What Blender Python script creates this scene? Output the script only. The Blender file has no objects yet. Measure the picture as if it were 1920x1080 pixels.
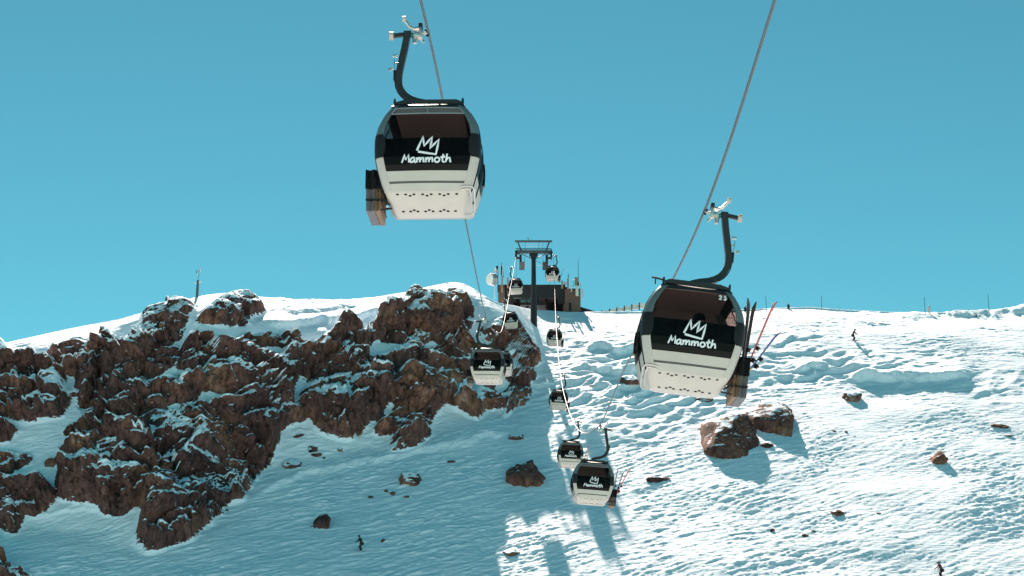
import bpy, bmesh, math, random
import numpy as np
from mathutils import Vector, Matrix, Euler
R = math.radians
sc = bpy.context.scene
col = sc.collection

# ------------------------------------------------------------------ camera, sky, sun, exposure
F = 3080.0                      # focal length in photo pixels (1920 wide)
PITCH = R(15.0)
cam_d = bpy.data.cameras.new('camera')
cam_d.sensor_width = 36.0
cam_d.lens = 36.0 * F / 1920.0
cam_d.clip_start = 0.1
cam_d.clip_end = 6000.0
cam = bpy.data.objects.new('camera', cam_d)
cam.location = (0, 0, 0)
cam.rotation_euler = (R(90) + PITCH, 0, 0)
col.objects.link(cam)
sc.camera = cam

SUN_EL, SUN_AZ = R(42.7), R(-7.6)           # azimuth measured from +Y, negative is left
world = bpy.data.worlds.new('World')
sc.world = world
world.use_nodes = True
wn = world.node_tree
wn.nodes.clear()
sky = wn.nodes.new('ShaderNodeTexSky')
sky.sky_type = 'NISHITA'
sky.sun_disc = False
sky.sun_elevation = SUN_EL
sky.sun_rotation = SUN_AZ
sky.altitude = 3300.0
sky.air_density = 1.0
sky.dust_density = 0.1
sky.ozone_density = 1.0
tint = wn.nodes.new('ShaderNodeMix')
tint.data_type = 'RGBA'
tint.blend_type = 'MULTIPLY'
tint.inputs[0].default_value = 1.0
tint.inputs[7].default_value = (0.255, 0.62, 0.47, 1)   # the photograph's teal cast
bg = wn.nodes.new('ShaderNodeBackground')
bg.inputs['Strength'].default_value = 0.061
wo = wn.nodes.new('ShaderNodeOutputWorld')
wn.links.new(sky.outputs[0], tint.inputs[6])
wn.links.new(tint.outputs[2], bg.inputs['Color'])
wn.links.new(bg.outputs[0], wo.inputs['Surface'])

sun_d = bpy.data.lights.new('sun', 'SUN')
sun_d.energy = 3.9
sun_d.angle = R(0.53)
sun_d.color = (1.0, 0.85, 0.73)
sun = bpy.data.objects.new('sun', sun_d)
sdir = Vector((math.sin(SUN_AZ) * math.cos(SUN_EL), math.cos(SUN_AZ) * math.cos(SUN_EL), math.sin(SUN_EL)))
sun.rotation_euler = sdir.to_track_quat('Z', 'Y').to_euler()
sun.location = (-20, 60, 90)
col.objects.link(sun)

sc.view_settings.view_transform = 'Standard'
sc.view_settings.look = 'None'
sc.view_settings.gamma = 1.0
sc.view_settings.use_curve_mapping = False
sc.view_settings.exposure = 1.85
sc.cycles.max_bounces = 8

# ------------------------------------------------------------------ photo pixel <-> world
CP, SP = math.cos(PITCH), math.sin(PITCH)
def ray(px, py):
    a, b = (px - 960.0) / F, (540.0 - py) / F
    return Vector((a, CP - SP * b, SP + CP * b))
def at(px, py, y):
    r = ray(px, py)
    return r * (y / r.y)
def proj(x, y, z):
    dep = y * CP + z * SP
    up = -y * SP + z * CP
    return 960.0 + F * x / dep, 540.0 - F * up / dep

# ------------------------------------------------------------------ noise
def hsh(ix, iy, seed):
    h = (ix.astype(np.int64) * 374761393 + iy.astype(np.int64) * 668265263 + seed * 1442695041) & 0xFFFFFFFF
    h = ((h ^ (h >> 13)) * 1274126177) & 0xFFFFFFFF
    h = ((h ^ (h >> 16)) * 2246822519) & 0xFFFFFFFF
    h = h ^ (h >> 15)
    return (h & 0xFFFFFF).astype(np.float64) / 0xFFFFFF
def perlin(x, y, seed=0):
    ix, iy = np.floor(x), np.floor(y)
    fx, fy = x - ix, y - iy
    ix = ix.astype(np.int64); iy = iy.astype(np.int64)
    u = fx * fx * fx * (fx * (fx * 6 - 15) + 10)
    v = fy * fy * fy * (fy * (fy * 6 - 15) + 10)
    def g(a, b, dx, dy):
        t = hsh(a, b, seed) * 2 * np.pi
        return np.cos(t) * dx + np.sin(t) * dy
    n00 = g(ix, iy, fx, fy); n10 = g(ix + 1, iy, fx - 1, fy)
    n01 = g(ix, iy + 1, fx, fy - 1); n11 = g(ix + 1, iy + 1, fx - 1, fy - 1)
    return ((n00 * (1 - u) + n10 * u) * (1 - v) + (n01 * (1 - u) + n11 * u) * v) * 1.5
def fbm(x, y, seed=0, o=4, gain=0.5):
    s, a = 0.0, 1.0
    for i in range(o):
        s = s + a * perlin(x * 2 ** i + 17.3 * i, y * 2 ** i - 9.1 * i, seed + i * 31)
        a *= gain
    return s
def worley(x, y, seed=0):
    ix = np.floor(x).astype(np.int64); iy = np.floor(y).astype(np.int64)
    f1 = np.full(x.shape, 9.0); f2 = f1.copy()
    cx = np.zeros(x.shape); cy = cx.copy(); ia = ix.copy(); ib = iy.copy()
    for a in (-1, 0, 1):
        for b in (-1, 0, 1):
            jx, jy = ix + a, iy + b
            qx = jx + hsh(jx, jy, seed); qy = jy + hsh(jx, jy, seed + 7)
            d = np.hypot(x - qx, y - qy)
            near = d < f1
            f2 = np.where(near, f1, np.minimum(f2, d))
            f1 = np.where(near, d, f1)
            cx = np.where(near, qx, cx); cy = np.where(near, qy, cy)
            ia = np.where(near, jx, ia); ib = np.where(near, jy, ib)
    return f1, f2, x - cx, y - cy, hsh(ia, ib, seed + 3), hsh(ia, ib, seed + 5) - .5, hsh(ia, ib, seed + 9) - .5
def sstep(a, b, x):
    t = np.clip((x - a) / (b - a), 0, 1)
    return t * t * (3 - 2 * t)
def blur(a, r, axis):
    k = np.exp(-0.5 * (np.arange(-3 * r, 3 * r + 1) / r) ** 2); k /= k.sum()
    p = [(0, 0), (0, 0)]; p[axis] = (3 * r, 3 * r)
    b = np.pad(a, p, mode='edge')
    n = a.shape[axis]
    o = np.zeros(a.shape)
    for i, w in enumerate(k):
        o += w * (b[i:i + n] if axis == 0 else b[:, i:i + n])
    return o
def inside(poly, x, y):
    c = np.zeros(x.shape, bool)
    n = len(poly)
    for i in range(n):
        x0, y0 = poly[i]; x1, y1 = poly[(i + 1) % n]
        if y0 == y1: continue
        m = ((y0 > y) != (y1 > y)) & (x < (x1 - x0) * (y - y0) / (y1 - y0) + x0)
        c ^= m
    return c

# ------------------------------------------------------------------ materials
MATS = {}
def nodes_mat(name):
    m = bpy.data.materials.new(name); m.use_nodes = True
    nt = m.node_tree
    b = nt.nodes['Principled BSDF']
    MATS[name] = m
    return m, nt, b
def paint(name, c, rough=.5, metal=0., var=.12, scale=8., bump=.0, coat=0., spec=None):
    m, nt, b = nodes_mat(name)
    n = nt.nodes.new('ShaderNodeTexNoise'); n.inputs['Scale'].default_value = scale; n.inputs['Detail'].default_value = 6
    tc = nt.nodes.new('ShaderNodeTexCoord')
    nt.links.new(tc.outputs['Object'], n.inputs['Vector'])
    mx = nt.nodes.new('ShaderNodeMix'); mx.data_type = 'RGBA'
    mx.inputs[6].default_value = (*[v * (1 - var) for v in c], 1)
    mx.inputs[7].default_value = (*[min(1, v * (1 + var)) for v in c], 1)
    nt.links.new(n.outputs[0], mx.inputs[0])
    nt.links.new(mx.outputs[2], b.inputs['Base Color'])
    b.inputs['Roughness'].default_value = rough
    b.inputs['Metallic'].default_value = metal
    if spec is not None: b.inputs['Specular IOR Level'].default_value = spec
    if coat: b.inputs['Coat Weight'].default_value = coat
    if bump:
        bp = nt.nodes.new('ShaderNodeBump'); bp.inputs['Strength'].default_value = bump; bp.inputs['Distance'].default_value = .02
        nt.links.new(n.outputs[0], bp.inputs['Height']); nt.links.new(bp.outputs[0], b.inputs['Normal'])
    return m

def snow_nodes(nt, coord):
    """snow colour and a fine wind crust height"""
    mp = nt.nodes.new('ShaderNodeMapping'); mp.inputs['Rotation'].default_value = (0, R(-18), 0)
    mp.inputs['Scale'].default_value = (0.5, 1.1, 2.6)
    nt.links.new(coord, mp.inputs['Vector'])
    n = nt.nodes.new('ShaderNodeTexNoise'); n.inputs['Scale'].default_value = 1.6; n.inputs['Detail'].default_value = 8; n.inputs['Roughness'].default_value = .62
    nt.links.new(mp.outputs[0], n.inputs['Vector'])
    return n

def ground_material(name, rock=True):
    m, nt, b = nodes_mat(name)
    L = nt.links.new
    geo = nt.nodes.new('ShaderNodeNewGeometry')
    pos = geo.outputs['Position']
    sn = snow_nodes(nt, pos)
    sbump = nt.nodes.new('ShaderNodeBump'); sbump.inputs['Strength'].default_value = .8; sbump.inputs['Distance'].default_value = .16
    L(sn.outputs[0], sbump.inputs['Height'])
    snow = nt.nodes.new('ShaderNodeBsdfPrincipled')
    snow.inputs['Base Color'].default_value = (.82, .905, .985, 1)
    snow.inputs['Roughness'].default_value = .75
    snow.inputs['Specular IOR Level'].default_value = .15
    L(sbump.outputs[0], snow.inputs['Normal'])
    out = nt.nodes['Material Output']
    if not rock:
        L(snow.outputs[0], out.inputs['Surface']); nt.nodes.remove(b)
        return m
    # rock: brown andesite with ochre and grey stains
    n1 = nt.nodes.new('ShaderNodeTexNoise'); n1.inputs['Scale'].default_value = .22; n1.inputs['Detail'].default_value = 7; n1.inputs['Roughness'].default_value = .6
    L(pos, n1.inputs['Vector'])
    cr = nt.nodes.new('ShaderNodeValToRGB'); e = cr.color_ramp.elements
    e[0].position = .30; e[0].color = (.084, .048, .048, 1)
    e[1].position = .74; e[1].color = (.36, .225, .175, 1)
    k = e.new(.46); k.color = (.132, .068, .062, 1)
    k = e.new(.56); k.color = (.176, .087, .072, 1)
    k = e.new(.65); k.color = (.255, .120, .078, 1)
    sxp = nt.nodes.new('ShaderNodeSeparateXYZ'); L(pos, sxp.inputs[0])      # rock colour is biased paler and more tan towards the right
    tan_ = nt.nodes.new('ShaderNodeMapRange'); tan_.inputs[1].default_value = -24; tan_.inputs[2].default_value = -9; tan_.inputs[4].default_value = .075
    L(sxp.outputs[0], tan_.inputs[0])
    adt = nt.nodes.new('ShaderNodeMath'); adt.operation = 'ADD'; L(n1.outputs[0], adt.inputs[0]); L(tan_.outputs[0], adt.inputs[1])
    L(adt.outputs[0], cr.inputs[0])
    mp = nt.nodes.new('ShaderNodeMapping'); mp.inputs['Scale'].default_value = (1.3, 1.3, .35)
    L(pos, mp.inputs['Vector'])
    n2 = nt.nodes.new('ShaderNodeTexNoise'); n2.inputs['Scale'].default_value = 1.5; n2.inputs['Detail'].default_value = 9; n2.inputs['Roughness'].default_value = .68
    L(mp.outputs[0], n2.inputs['Vector'])
    cr2 = nt.nodes.new('ShaderNodeValToRGB'); e = cr2.color_ramp.elements
    e[0].position = .36; e[0].color = (.34, .33, .34, 1)
    e[1].position = .66; e[1].color = (1.65, 1.58, 1.52, 1)
    L(n2.outputs[0], cr2.inputs[0])
    mul = nt.nodes.new('ShaderNodeMix'); mul.data_type = 'RGBA'; mul.blend_type = 'MULTIPLY'; mul.inputs[0].default_value = 1
    L(cr.outputs[0], mul.inputs[6]); L(cr2.outputs[0], mul.inputs[7])
    rbump = nt.nodes.new('ShaderNodeBump'); rbump.inputs['Strength'].default_value = 1.0; rbump.inputs['Distance'].default_value = .5
    L(n2.outputs[0], rbump.inputs['Height'])
    L(mul.outputs[2], b.inputs['Base Color']); b.inputs['Roughness'].default_value = .9; b.inputs['Specular IOR Level'].default_value = .2
    L(rbump.outputs[0], b.inputs['Normal'])
    mix = nt.nodes.new('ShaderNodeMixShader')
    # mask, broken up by fine noise
    n3 = nt.nodes.new('ShaderNodeTexNoise'); n3.inputs['Scale'].default_value = 1.5; n3.inputs['Detail'].default_value = 6; n3.inputs['Roughness'].default_value = .6
    mp3 = nt.nodes.new('ShaderNodeMapping'); mp3.inputs['Scale'].default_value = (.55, 1, 1.9); mp3.inputs['Rotation'].default_value = (0, R(-14), 0)
    L(pos, mp3.inputs['Vector']); L(mp3.outputs[0], n3.inputs['Vector'])
    ma = nt.nodes.new('ShaderNodeMath'); ma.operation = 'MULTIPLY_ADD'; ma.inputs[1].default_value = 2.0; ma.inputs[2].default_value = -1.0
    L(n3.outputs[0], ma.inputs[0])
    ad = nt.nodes.new('ShaderNodeMath'); ad.operation = 'ADD'
    L(ma.outputs[0], ad.inputs[0])
    mr = nt.nodes.new('ShaderNodeMapRange'); mr.inputs[1].default_value = .46; mr.inputs[2].default_value = .54; mr.clamp = True
    if rock == 'attr':
        at_ = nt.nodes.new('ShaderNodeAttribute'); at_.attribute_name = 'rock'
        L(at_.outputs['Fac'], ad.inputs[1])
    else:                       # boulders: snow lies on what faces up
        sx = nt.nodes.new('ShaderNodeSeparateXYZ'); L(geo.outputs['Normal'], sx.inputs[0])
        m2 = nt.nodes.new('ShaderNodeMapRange'); m2.inputs[1].default_value = rock - .28; m2.inputs[2].default_value = rock + .28
        m2.inputs[3].default_value = 1.15; m2.inputs[4].default_value = -.15
        L(sx.outputs[2], m2.inputs[0]); L(m2.outputs[0], ad.inputs[1])
    # small isolated flecks of snow on the bare faces
    n5 = nt.nodes.new('ShaderNodeTexNoise'); n5.inputs['Scale'].default_value = 2.1; n5.inputs['Detail'].default_value = 5; n5.inputs['Roughness'].default_value = .62
    mp5 = nt.nodes.new('ShaderNodeMapping'); mp5.inputs['Scale'].default_value = (.55, .9, 1.6); mp5.inputs['Rotation'].default_value = (0, R(-22), 0)
    L(pos, mp5.inputs['Vector']); L(mp5.outputs[0], n5.inputs['Vector'])
    m5 = nt.nodes.new('ShaderNodeMapRange'); m5.inputs[1].default_value = .655; m5.inputs[2].default_value = .74; m5.inputs[3].default_value = 0; m5.inputs[4].default_value = -1.2
    L(n5.outputs[0], m5.inputs[0])
    ad2 = nt.nodes.new('ShaderNodeMath'); ad2.operation = 'ADD'; L(ad.outputs[0], ad2.inputs[0]); L(m5.outputs[0], ad2.inputs[1])
    L(ad2.outputs[0], mr.inputs[0]); L(mr.outputs[0], mix.inputs[0])
    L(snow.outputs[0], mix.inputs[1]); L(b.outputs[0], mix.inputs[2])
    L(mix.outputs[0], out.inputs['Surface'])
    return m
M_SNOW = ground_material('wind_packed_snow', False)
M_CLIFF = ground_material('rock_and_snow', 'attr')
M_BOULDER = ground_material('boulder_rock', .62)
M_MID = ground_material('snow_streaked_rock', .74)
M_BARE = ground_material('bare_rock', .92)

# ------------------------------------------------------------------ terrain
S = R(33.6)                                   # fall of the face
TS, NS = (math.cos(S), math.sin(S)), (-math.sin(S), math.cos(S))
Y0, Z0 = 225.0, 53.6                          # foot of the lift tower
XS = np.arange(-88.0, 88.01, 0.14)
VMIN, DV = -75.0, 0.2
def tab(pts):
    a = np.array(pts, float)
    return lambda p: np.interp(p, a[:, 0], a[:, 1])
skyline = tab([(-300, 700), (-100, 660), (0, 645), (60, 632), (150, 612), (215, 600), (280, 583), (350, 562), (400, 552), (430, 549), (480, 556), (560, 563),
               (660, 566), (740, 556), (800, 538), (850, 528), (875, 533), (900, 549), (930, 568), (1000, 580), (1060, 585), (1115, 584), (1200, 583),
               (1400, 580), (1460, 577), (1520, 575), (1600, 581), (1700, 586), (1780, 585), (1860, 582), (1920, 578), (2200, 585)])
base = tab([(-300, 1010), (-60, 1000), (60, 995), (180, 1000), (270, 1032), (330, 1000), (400, 945), (470, 900), (560, 872), (660, 850), (740, 845), (800, 820), (850, 792),
            (900, 775), (960, 755), (990, 720), (1008, 655), (1015, 600)])
rtop = tab([(-300, 690), (0, 668), (100, 650), (200, 632), (280, 592), (330, 582), (400, 592), (480, 612), (560, 622), (640, 622), (700, 605), (760, 585), (820, 556), (860, 541),
            (880, 545), (900, 570), (930, 580), (960, 590), (1000, 630)])
steep = tab([(-300, .40), (0, .42), (300, .43), (600, .40), (800, .37), (870, .36), (900, .44), (930, .58), (950, .62), (968, .42), (984, .12), (1000, 0), (1100, 0)])
nx = len(XS)
h = np.zeros(nx); hist_h = []; hist_p = []
v = VMIN
crest_v = np.full(nx, np.nan)
while v < 45 and (np.isnan(crest_v).any() or v < 30):
    y = Y0 + v * TS[0] + h * NS[0]; z = Z0 + v * TS[1] + h * NS[1]
    px, py = proj(XS, y, z)
    hit = np.isnan(crest_v) & (py <= skyline(px))
    crest_v[hit] = v
    hist_h.append(h.copy()); hist_p.append(py)
    b_, t_ = base(px), rtop(px)
    on = sstep(6, -10, py - b_)                       # above the foot of the cliff
    cap = sstep(14, -14, py - t_) * (px < 1010)       # on the snow cap above it
    right = sstep(1000, 1060, px)
    roll = sstep(46, 0, py - skyline(px)) * right      # the brow of the right-hand slope eases off
    k = steep(px) * on * (1 - cap) - .12 * cap - .16 * roll
    h = h + k * DV
    v += DV
crest_v = np.where(np.isnan(crest_v), v, crest_v)
H = np.array(hist_h)                                   # rows v, columns x
H = blur(H, 13, 1)
vv = VMIN + DV * np.arange(H.shape[0])
# the crest again on the smoothed surface
cpx, cpy = proj(XS[None, :], Y0 + vv[:, None] * TS[0] + H * NS[0], Z0 + vv[:, None] * TS[1] + H * NS[1])
over = cpy <= skyline(cpx)
crest_v = np.where(over.any(0), vv[np.argmax(over, 0)], vv[-1])
crest_v = blur(crest_v[None, :], 5, 1)[0]
NR = 520
T = np.linspace(0, 1, NR)
V = VMIN + T[:, None] * (crest_v[None, :] - VMIN)
X = np.repeat(XS[None, :], NR, 0)
HM = np.empty_like(V)
for j in range(nx):
    HM[:, j] = np.interp(V[:, j], vv, H[:, j])
PX, PY = proj(X, Y0 + V * TS[0] + HM * NS[0], Z0 + V * TS[1] + HM * NS[1])

# rock areas (outlines as seen on the face) and snow gullies between them
ROCKS = dict(
    left=[(-300, 640), (6, 643), (14, 655), (20, 668), (42, 688), (60, 678), (112, 682), (132, 735), (114, 772), (60, 782), (20, 782), (-300, 800)],
    main=[(108, 672), (96, 655), (112, 630), (150, 626), (156, 646), (178, 646), (182, 622), (205, 616), (222, 636), (252, 606), (272, 596), (284, 571), (318, 560),
          (350, 562), (356, 588), (332, 612), (352, 622), (372, 606), (392, 628), (410, 640), (470, 622), (500, 622), (556, 620), (572, 640), (612, 632), (640, 606), (668, 600),
          (682, 618), (706, 600), (728, 586), (752, 570), (782, 548), (846, 538), (872, 541), (880, 556), (882, 580), (868, 604), (884, 630), (898, 646), (912, 606), (930, 584),
          (958, 592), (986, 616), (1004, 652), (1006, 668), (984, 690), (1000, 700), (978, 722), (998, 742), (976, 748), (962, 766), (944, 752), (910, 756), (892, 784), (868, 772), (846, 762),
          (862, 736), (840, 742), (824, 762), (806, 776), (800, 812), (776, 836), (738, 842), (736, 828), (752, 790), (738, 800), (704, 804), (714, 780), (690, 774), (662, 800),
          (656, 818), (612, 800), (596, 792), (572, 776), (540, 786), (526, 800), (512, 848), (500, 868), (482, 880), (470, 890), (448, 930), (412, 938), (412, 956),
          (350, 1000), (286, 1028), (266, 1012), (268, 960), (272, 920), (240, 946), (206, 950), (190, 934), (152, 930), (112, 926), (110, 890), (146, 880), (120, 848), (116, 832), (156, 826),
          (124, 808), (160, 780), (200, 762), (160, 772), (156, 748), (172, 706), (140, 736), (130, 700)],
    knob=[(374, 588), (396, 564), (410, 551), (436, 547), (466, 552), (484, 572), (488, 582), (462, 586), (452, 602), (418, 604), (390, 596)],
    east=[(905, 640), (925, 600), (945, 586), (985, 625), (1003, 660), (980, 700), (995, 742), (955, 760), (900, 745), (895, 690)])
OUT = dict(
    lower=[(-300, 930), (-20, 905), (34, 904), (62, 902), (86, 900), (98, 918), (90, 938), (66, 960), (42, 956), (40, 974), (24, 990), (4, 978), (-300, 990)],
    middle=[(-300, 850), (4, 848), (20, 842), (62, 852), (58, 862), (34, 866), (26, 880), (8, 892), (-300, 900)],
    corner=[(-300, 1045), (8, 1052), (24, 1058), (38, 1046), (34, 1062), (54, 1072), (24, 1082), (-300, 1100)],
    step=[(-300, 796), (8, 798), (32, 802), (18, 812), (6, 826), (-300, 830)],
    strip=[(86, 872), (104, 856), (126, 852), (118, 868), (98, 872)])
GULLIES = [
    [(352, 575), (384, 600), (392, 625), (352, 640), (338, 676), (350, 700), (336, 706), (316, 690), (330, 650), (336, 612)],
    [(390, 628), (450, 622), (450, 634), (402, 648)],
    [(344, 756), (368, 734), (392, 724), (420, 738), (438, 758), (400, 752)],
    [(228, 798), (246, 774), (268, 780), (304, 786), (308, 806), (270, 804), (246, 812)],
    [(274, 702), (316, 680), (330, 690), (318, 702)],
    [(656, 646), (700, 634), (752, 636), (748, 652), (716, 664), (690, 656), (672, 658)],
    [(616, 640), (648, 634), (656, 642), (620, 648)],
    [(488, 700), (536, 702), (544, 720), (500, 722), (486, 716)],
    [(706, 766), (730, 740), (740, 690), (768, 682), (744, 712), (738, 770), (720, 790)],
    [(870, 700), (898, 672), (912, 670), (896, 720), (872, 740), (846, 752), (862, 724)],
    [(916, 720), (946, 690), (962, 700), (936, 734)],
    [(560, 690), (584, 704), (560, 740), (548, 775), (540, 760), (552, 716)],
    [(440, 768), (478, 764), (488, 780), (442, 784)],
    [(180, 752), (236, 732), (240, 742), (196, 762)],
    [(118, 700), (140, 690), (150, 720), (132, 744)],
    [(452, 648), (500, 640), (548, 646), (560, 654), (500, 658), (462, 660)],
    [(432, 690), (470, 680), (486, 690), (452, 700), (436, 704)],
    [(300, 748), (340, 742), (352, 752), (316, 764)],
    [(386, 842), (402, 834), (418, 862), (424, 884), (408, 872)],
    [(246, 706), (276, 700), (262, 724), (240, 730)],
    [(780, 640), (812, 628), (830, 636), (804, 650)],
    [(800, 690), (838, 676), (846, 688), (812, 706)],
    [(600, 700), (640, 694), (648, 704), (612, 712)]]
wx = 9 * fbm(X / 5, V / 5, 5, 4) ; wy = 8 * fbm(X / 5, V / 5, 77, 4)
qx, qy = PX + wx, PY + wy - 9
def soft(polys, r=3):
    m = np.zeros(X.shape)
    for p in polys: m = np.maximum(m, inside(p, qx, qy).astype(float))
    return m
cl_raw = soft(ROCKS.values()); ou_raw = soft(OUT.values())
gul = np.zeros(X.shape)
for g in GULLIES: gul = np.maximum(gul, inside(g, qx, qy).astype(float))
rk_raw = np.maximum(cl_raw, ou_raw) * (1 - gul)
rk = blur(blur(rk_raw, 3, 1), 2, 0)
rk_wide = blur(blur(rk_raw, 8, 1), 6, 0)

# --- rock relief: tilted blocks at three sizes, ledges, cracks
VR = V * 1.25
a = fbm(X / 14, VR / 14, 3, 3) * 2.0
rub = sstep(-.25, .45, fbm(X / 9 + 7, VR / 9, 13, 3))            # where the face is broken into rubble
edge = sstep(0, 55, PY - skyline(PX)) * .75 + .25
D = np.zeros(X.shape)
wa = .16 * fbm(X / 2.2, VR / 2.2, 15, 3); wb = .16 * fbm(X / 2.2, VR / 2.2, 16, 3)
f1, f2, dx, dy, r0, ga, gb = worley(X / 7.0 + a * .22 + wa, VR / 10.0 - X * .05 + a * .12 + wb, 11)
D += (r0 - .35) * 3.4 + (ga * dx * 7.0 * .55 + gb * dy * 10 * .2) - sstep(.09, .0, f2 - f1) * 1.2
tile1 = r0
f1, f2, dx, dy, r0, ga, gb = worley(X / 2.8 + a * .2 + 40 + wa, VR / 4.2 + X * .12 + wb, 23)
D += ((r0 - .4) * 1.1 + (ga * dx * 2.8 * .75 + gb * dy * 4.2 * .3)) * (.6 + .5 * rub) - sstep(.08, .0, f2 - f1) * .5
f1, f2, dx, dy, r0, ga, gb = worley(X / 1.0 + fbm(X, V, 9, 2) * .25, VR / 1.0 - X * .25 + fbm(X, V, 10, 2) * .25, 31)
D += ((r0 - .5) * .45 + (ga * dx + gb * dy) * .5) * (.30 + .7 * rub)
def terrace(period, rise, amp, tilt, wl, wamp, seed):
    ph = (VR + tilt * X + wamp * fbm(X / wl, VR / wl, seed, 3)) / period
    fr = ph - np.floor(ph)
    return amp * np.where(fr < rise, fr / rise, (1 - fr) / (1 - rise))
D += terrace(6.0, .50, 1.35, -.22, 10, 4.0, 41) * sstep(-.45, .25, fbm(X / 9, VR / 9, 43, 2))
D += terrace(2.6, .48, .62, -.18, 6, 2.4, 45) * sstep(-.35, .35, fbm(X / 6, VR / 6, 46, 2))
D += terrace(1.15, .48, .26, -.25, 4, 1.6, 47) * rub
D -= .45 * sstep(.07, 0, np.abs(perlin(X / 2.4 + wa * 3, VR / 11, 57))) + .25 * sstep(.07, 0, np.abs(perlin(X / .9 + wb * 3, VR / 5, 59)))
D += .07 * fbm(X / .7, V / .7, 51, 3, .6)
side = blur(blur(sstep(.45, 1.1, np.abs(np.gradient(HM, XS[1] - XS[0], axis=1))), 4, 1), 4, 0)   # flanks that fall away sideways
D = (D * edge * (1 - .75 * side) + .7) * rk - 0.35 * (rk_wide - rk) * (rk < .5)

# --- snow relief
def rot(x, y, ang):
    c, s_ = math.cos(ang), math.sin(ang)
    return x * c + y * s_, -x * s_ + y * c
def sastrugi(along, across, seed, ang):
    u, w_ = rot(X, V, ang)
    w_ = w_ + .5 * across * fbm(u / (along * 1.7), w_ / (across * 3), seed + 1, 2)
    n = perlin(u / along, w_ / across, seed) + .5 * perlin(u / along * 2.1 + 5, w_ / across * 2.1, seed + 13)
    return n
lower = sstep(700, 900, PY)
shade_side = sstep(1080, 1000, PX)
ang = R(30)
s1 = sastrugi(5.5, 1.4, 101, R(32)); s2 = sastrugi(3.0, .62, 131, R(29)); s3 = sastrugi(1.6, .34, 151, R(27))
t1 = sastrugi(5.5, 1.6, 201, R(9)); t2 = sastrugi(3.0, .68, 231, R(7)); t3 = sastrugi(1.5, .36, 251, R(5))
s4 = sastrugi(.7, .22, 171, R(20))
def sharp(n): return np.where(n > 0, n, n * .45)           # crisp crests over softer hollows
patch = .7 + .8 * sstep(-.5, .7, fbm(X / 12, V / 14, 61, 3))
low = .055 * sharp(s1) + .058 * sharp(s2) + .052 * sharp(s3) + .032 * s4
top = .045 * sharp(t1) + .045 * sharp(t2) + .042 * sharp(t3) + .022 * s4
SN = (low * lower + top * (1 - lower)) * patch
# wind scoops and moguls below the station and cabins
mog = np.exp(-((PX - 1190) / 150) ** 2 - ((PY - 730) / 80) ** 2) + .75 * np.exp(-((PX - 1560) / 190) ** 2 - ((PY - 690) / 36) ** 2) + .35 * np.exp(-((PX - 1880) / 80) ** 2 - ((PY - 730) / 40) ** 2)
u, w_ = rot(X, V, R(32))
m1 = perlin(u / 6.5, w_ / 3.6, 71); m2 = perlin(u / 3.2, w_ / 1.8, 73)
SN += mog * (1.05 * (-np.abs(m1)) + .60 * (-np.abs(m2)) + .6)
SN += .5 * fbm(X / 22, V / 22, 81, 3) * (.4 + .6 * (1 - shade_side))
SN *= 1 + .75 * sstep(1000, 900, PX) * sstep(700, 760, PY)      # relief deepened on the shaded left, where flat light hides the streaks
# cornices: (polyline in the photo, drop in metres, run-out above)
def lip(pts, A, dec, soft_=4):
    f = tab(pts)
    inx = sstep(pts[0][0] - 4, pts[0][0] + 46, PX) * sstep(pts[-1][0] + 4, pts[-1][0] - 46, PX)
    d = f(PX) + 5 * fbm(X / 2.2, V / 9, 91, 3) - PY          # pixels above the lip
    return A * inx * sstep(-soft_, soft_, d) * np.exp(-np.maximum(d, 0) / dec)
SN += lip([(1575, 700), (1640, 712), (1700, 714), (1760, 716), (1830, 706)], .95, 26)
SN += lip([(1738, 586), (1790, 587), (1850, 588), (1890, 590)], .9, 16)
SN += lip([(1660, 593), (1700, 592), (1760, 594)], .5, 12)
SN += lip([(1855, 585), (1920, 583), (2100, 584)], .8, 14)
SN += lip([(1590, 604), (1630, 603), (1680, 606)], .5, 12)
SN += lip([(1470, 700), (1520, 690), (1572, 694)], .8, 18)
SN += lip([(1440, 652), (1480, 640), (1560, 636)], .35, 14)
SN += lip([(1085, 672), (1120, 655), (1170, 662), (1230, 650)], .9, 22)
SN += lip([(1050, 700), (1100, 690), (1160, 712), (1220, 690)], .8, 16)
SN += lip([(470, 938), (560, 895), (660, 872), (760, 855), (860, 838), (960, 812)], .5, 26, 5)
SN += lip([(40, 985), (120, 962), (200, 952), (262, 960)], .35, 20, 3)
# wind-rolled cap above the cliff
SN += lip([(480, 606), (540, 612), (600, 604), (660, 602), (720, 588), (780, 566)], .9, 30, 4)
SN += lip([(500, 584), (560, 596), (620, 590), (700, 578)], .5, 20, 3)
DET = SN * (1 - rk) + D
# displacement along the local normal of the smooth surface
YM, ZM = Y0 + V * TS[0] + HM * NS[0], Z0 + V * TS[1] + HM * NS[1]
def normals(x, y, z):
    ax = [np.gradient(q, axis=1) for q in (x, y, z)]; ay = [np.gradient(q, axis=0) for q in (x, y, z)]
    n = np.array([ax[1] * ay[2] - ax[2] * ay[1], ax[2] * ay[0] - ax[0] * ay[2], ax[0] * ay[1] - ax[1] * ay[0]])
    return n / np.linalg.norm(n, axis=0)
YS, ZS = blur(blur(YM, 14, 1), 10, 0), blur(blur(ZM, 14, 1), 10, 0)
N = normals(X, YS, ZS)
fade = sstep(0, .006, 1 - T)[:, None] * .75 + .25
GX, GY, GZ = X + N[0] * DET * fade, YM + N[1] * DET * fade, ZM + N[2] * DET * fade
GN = normals(GX, GY, GZ)
GNs = normals(GX, blur(blur(GY, 1, 1), 1, 0), blur(blur(GZ, 1, 1), 1, 0))
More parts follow.
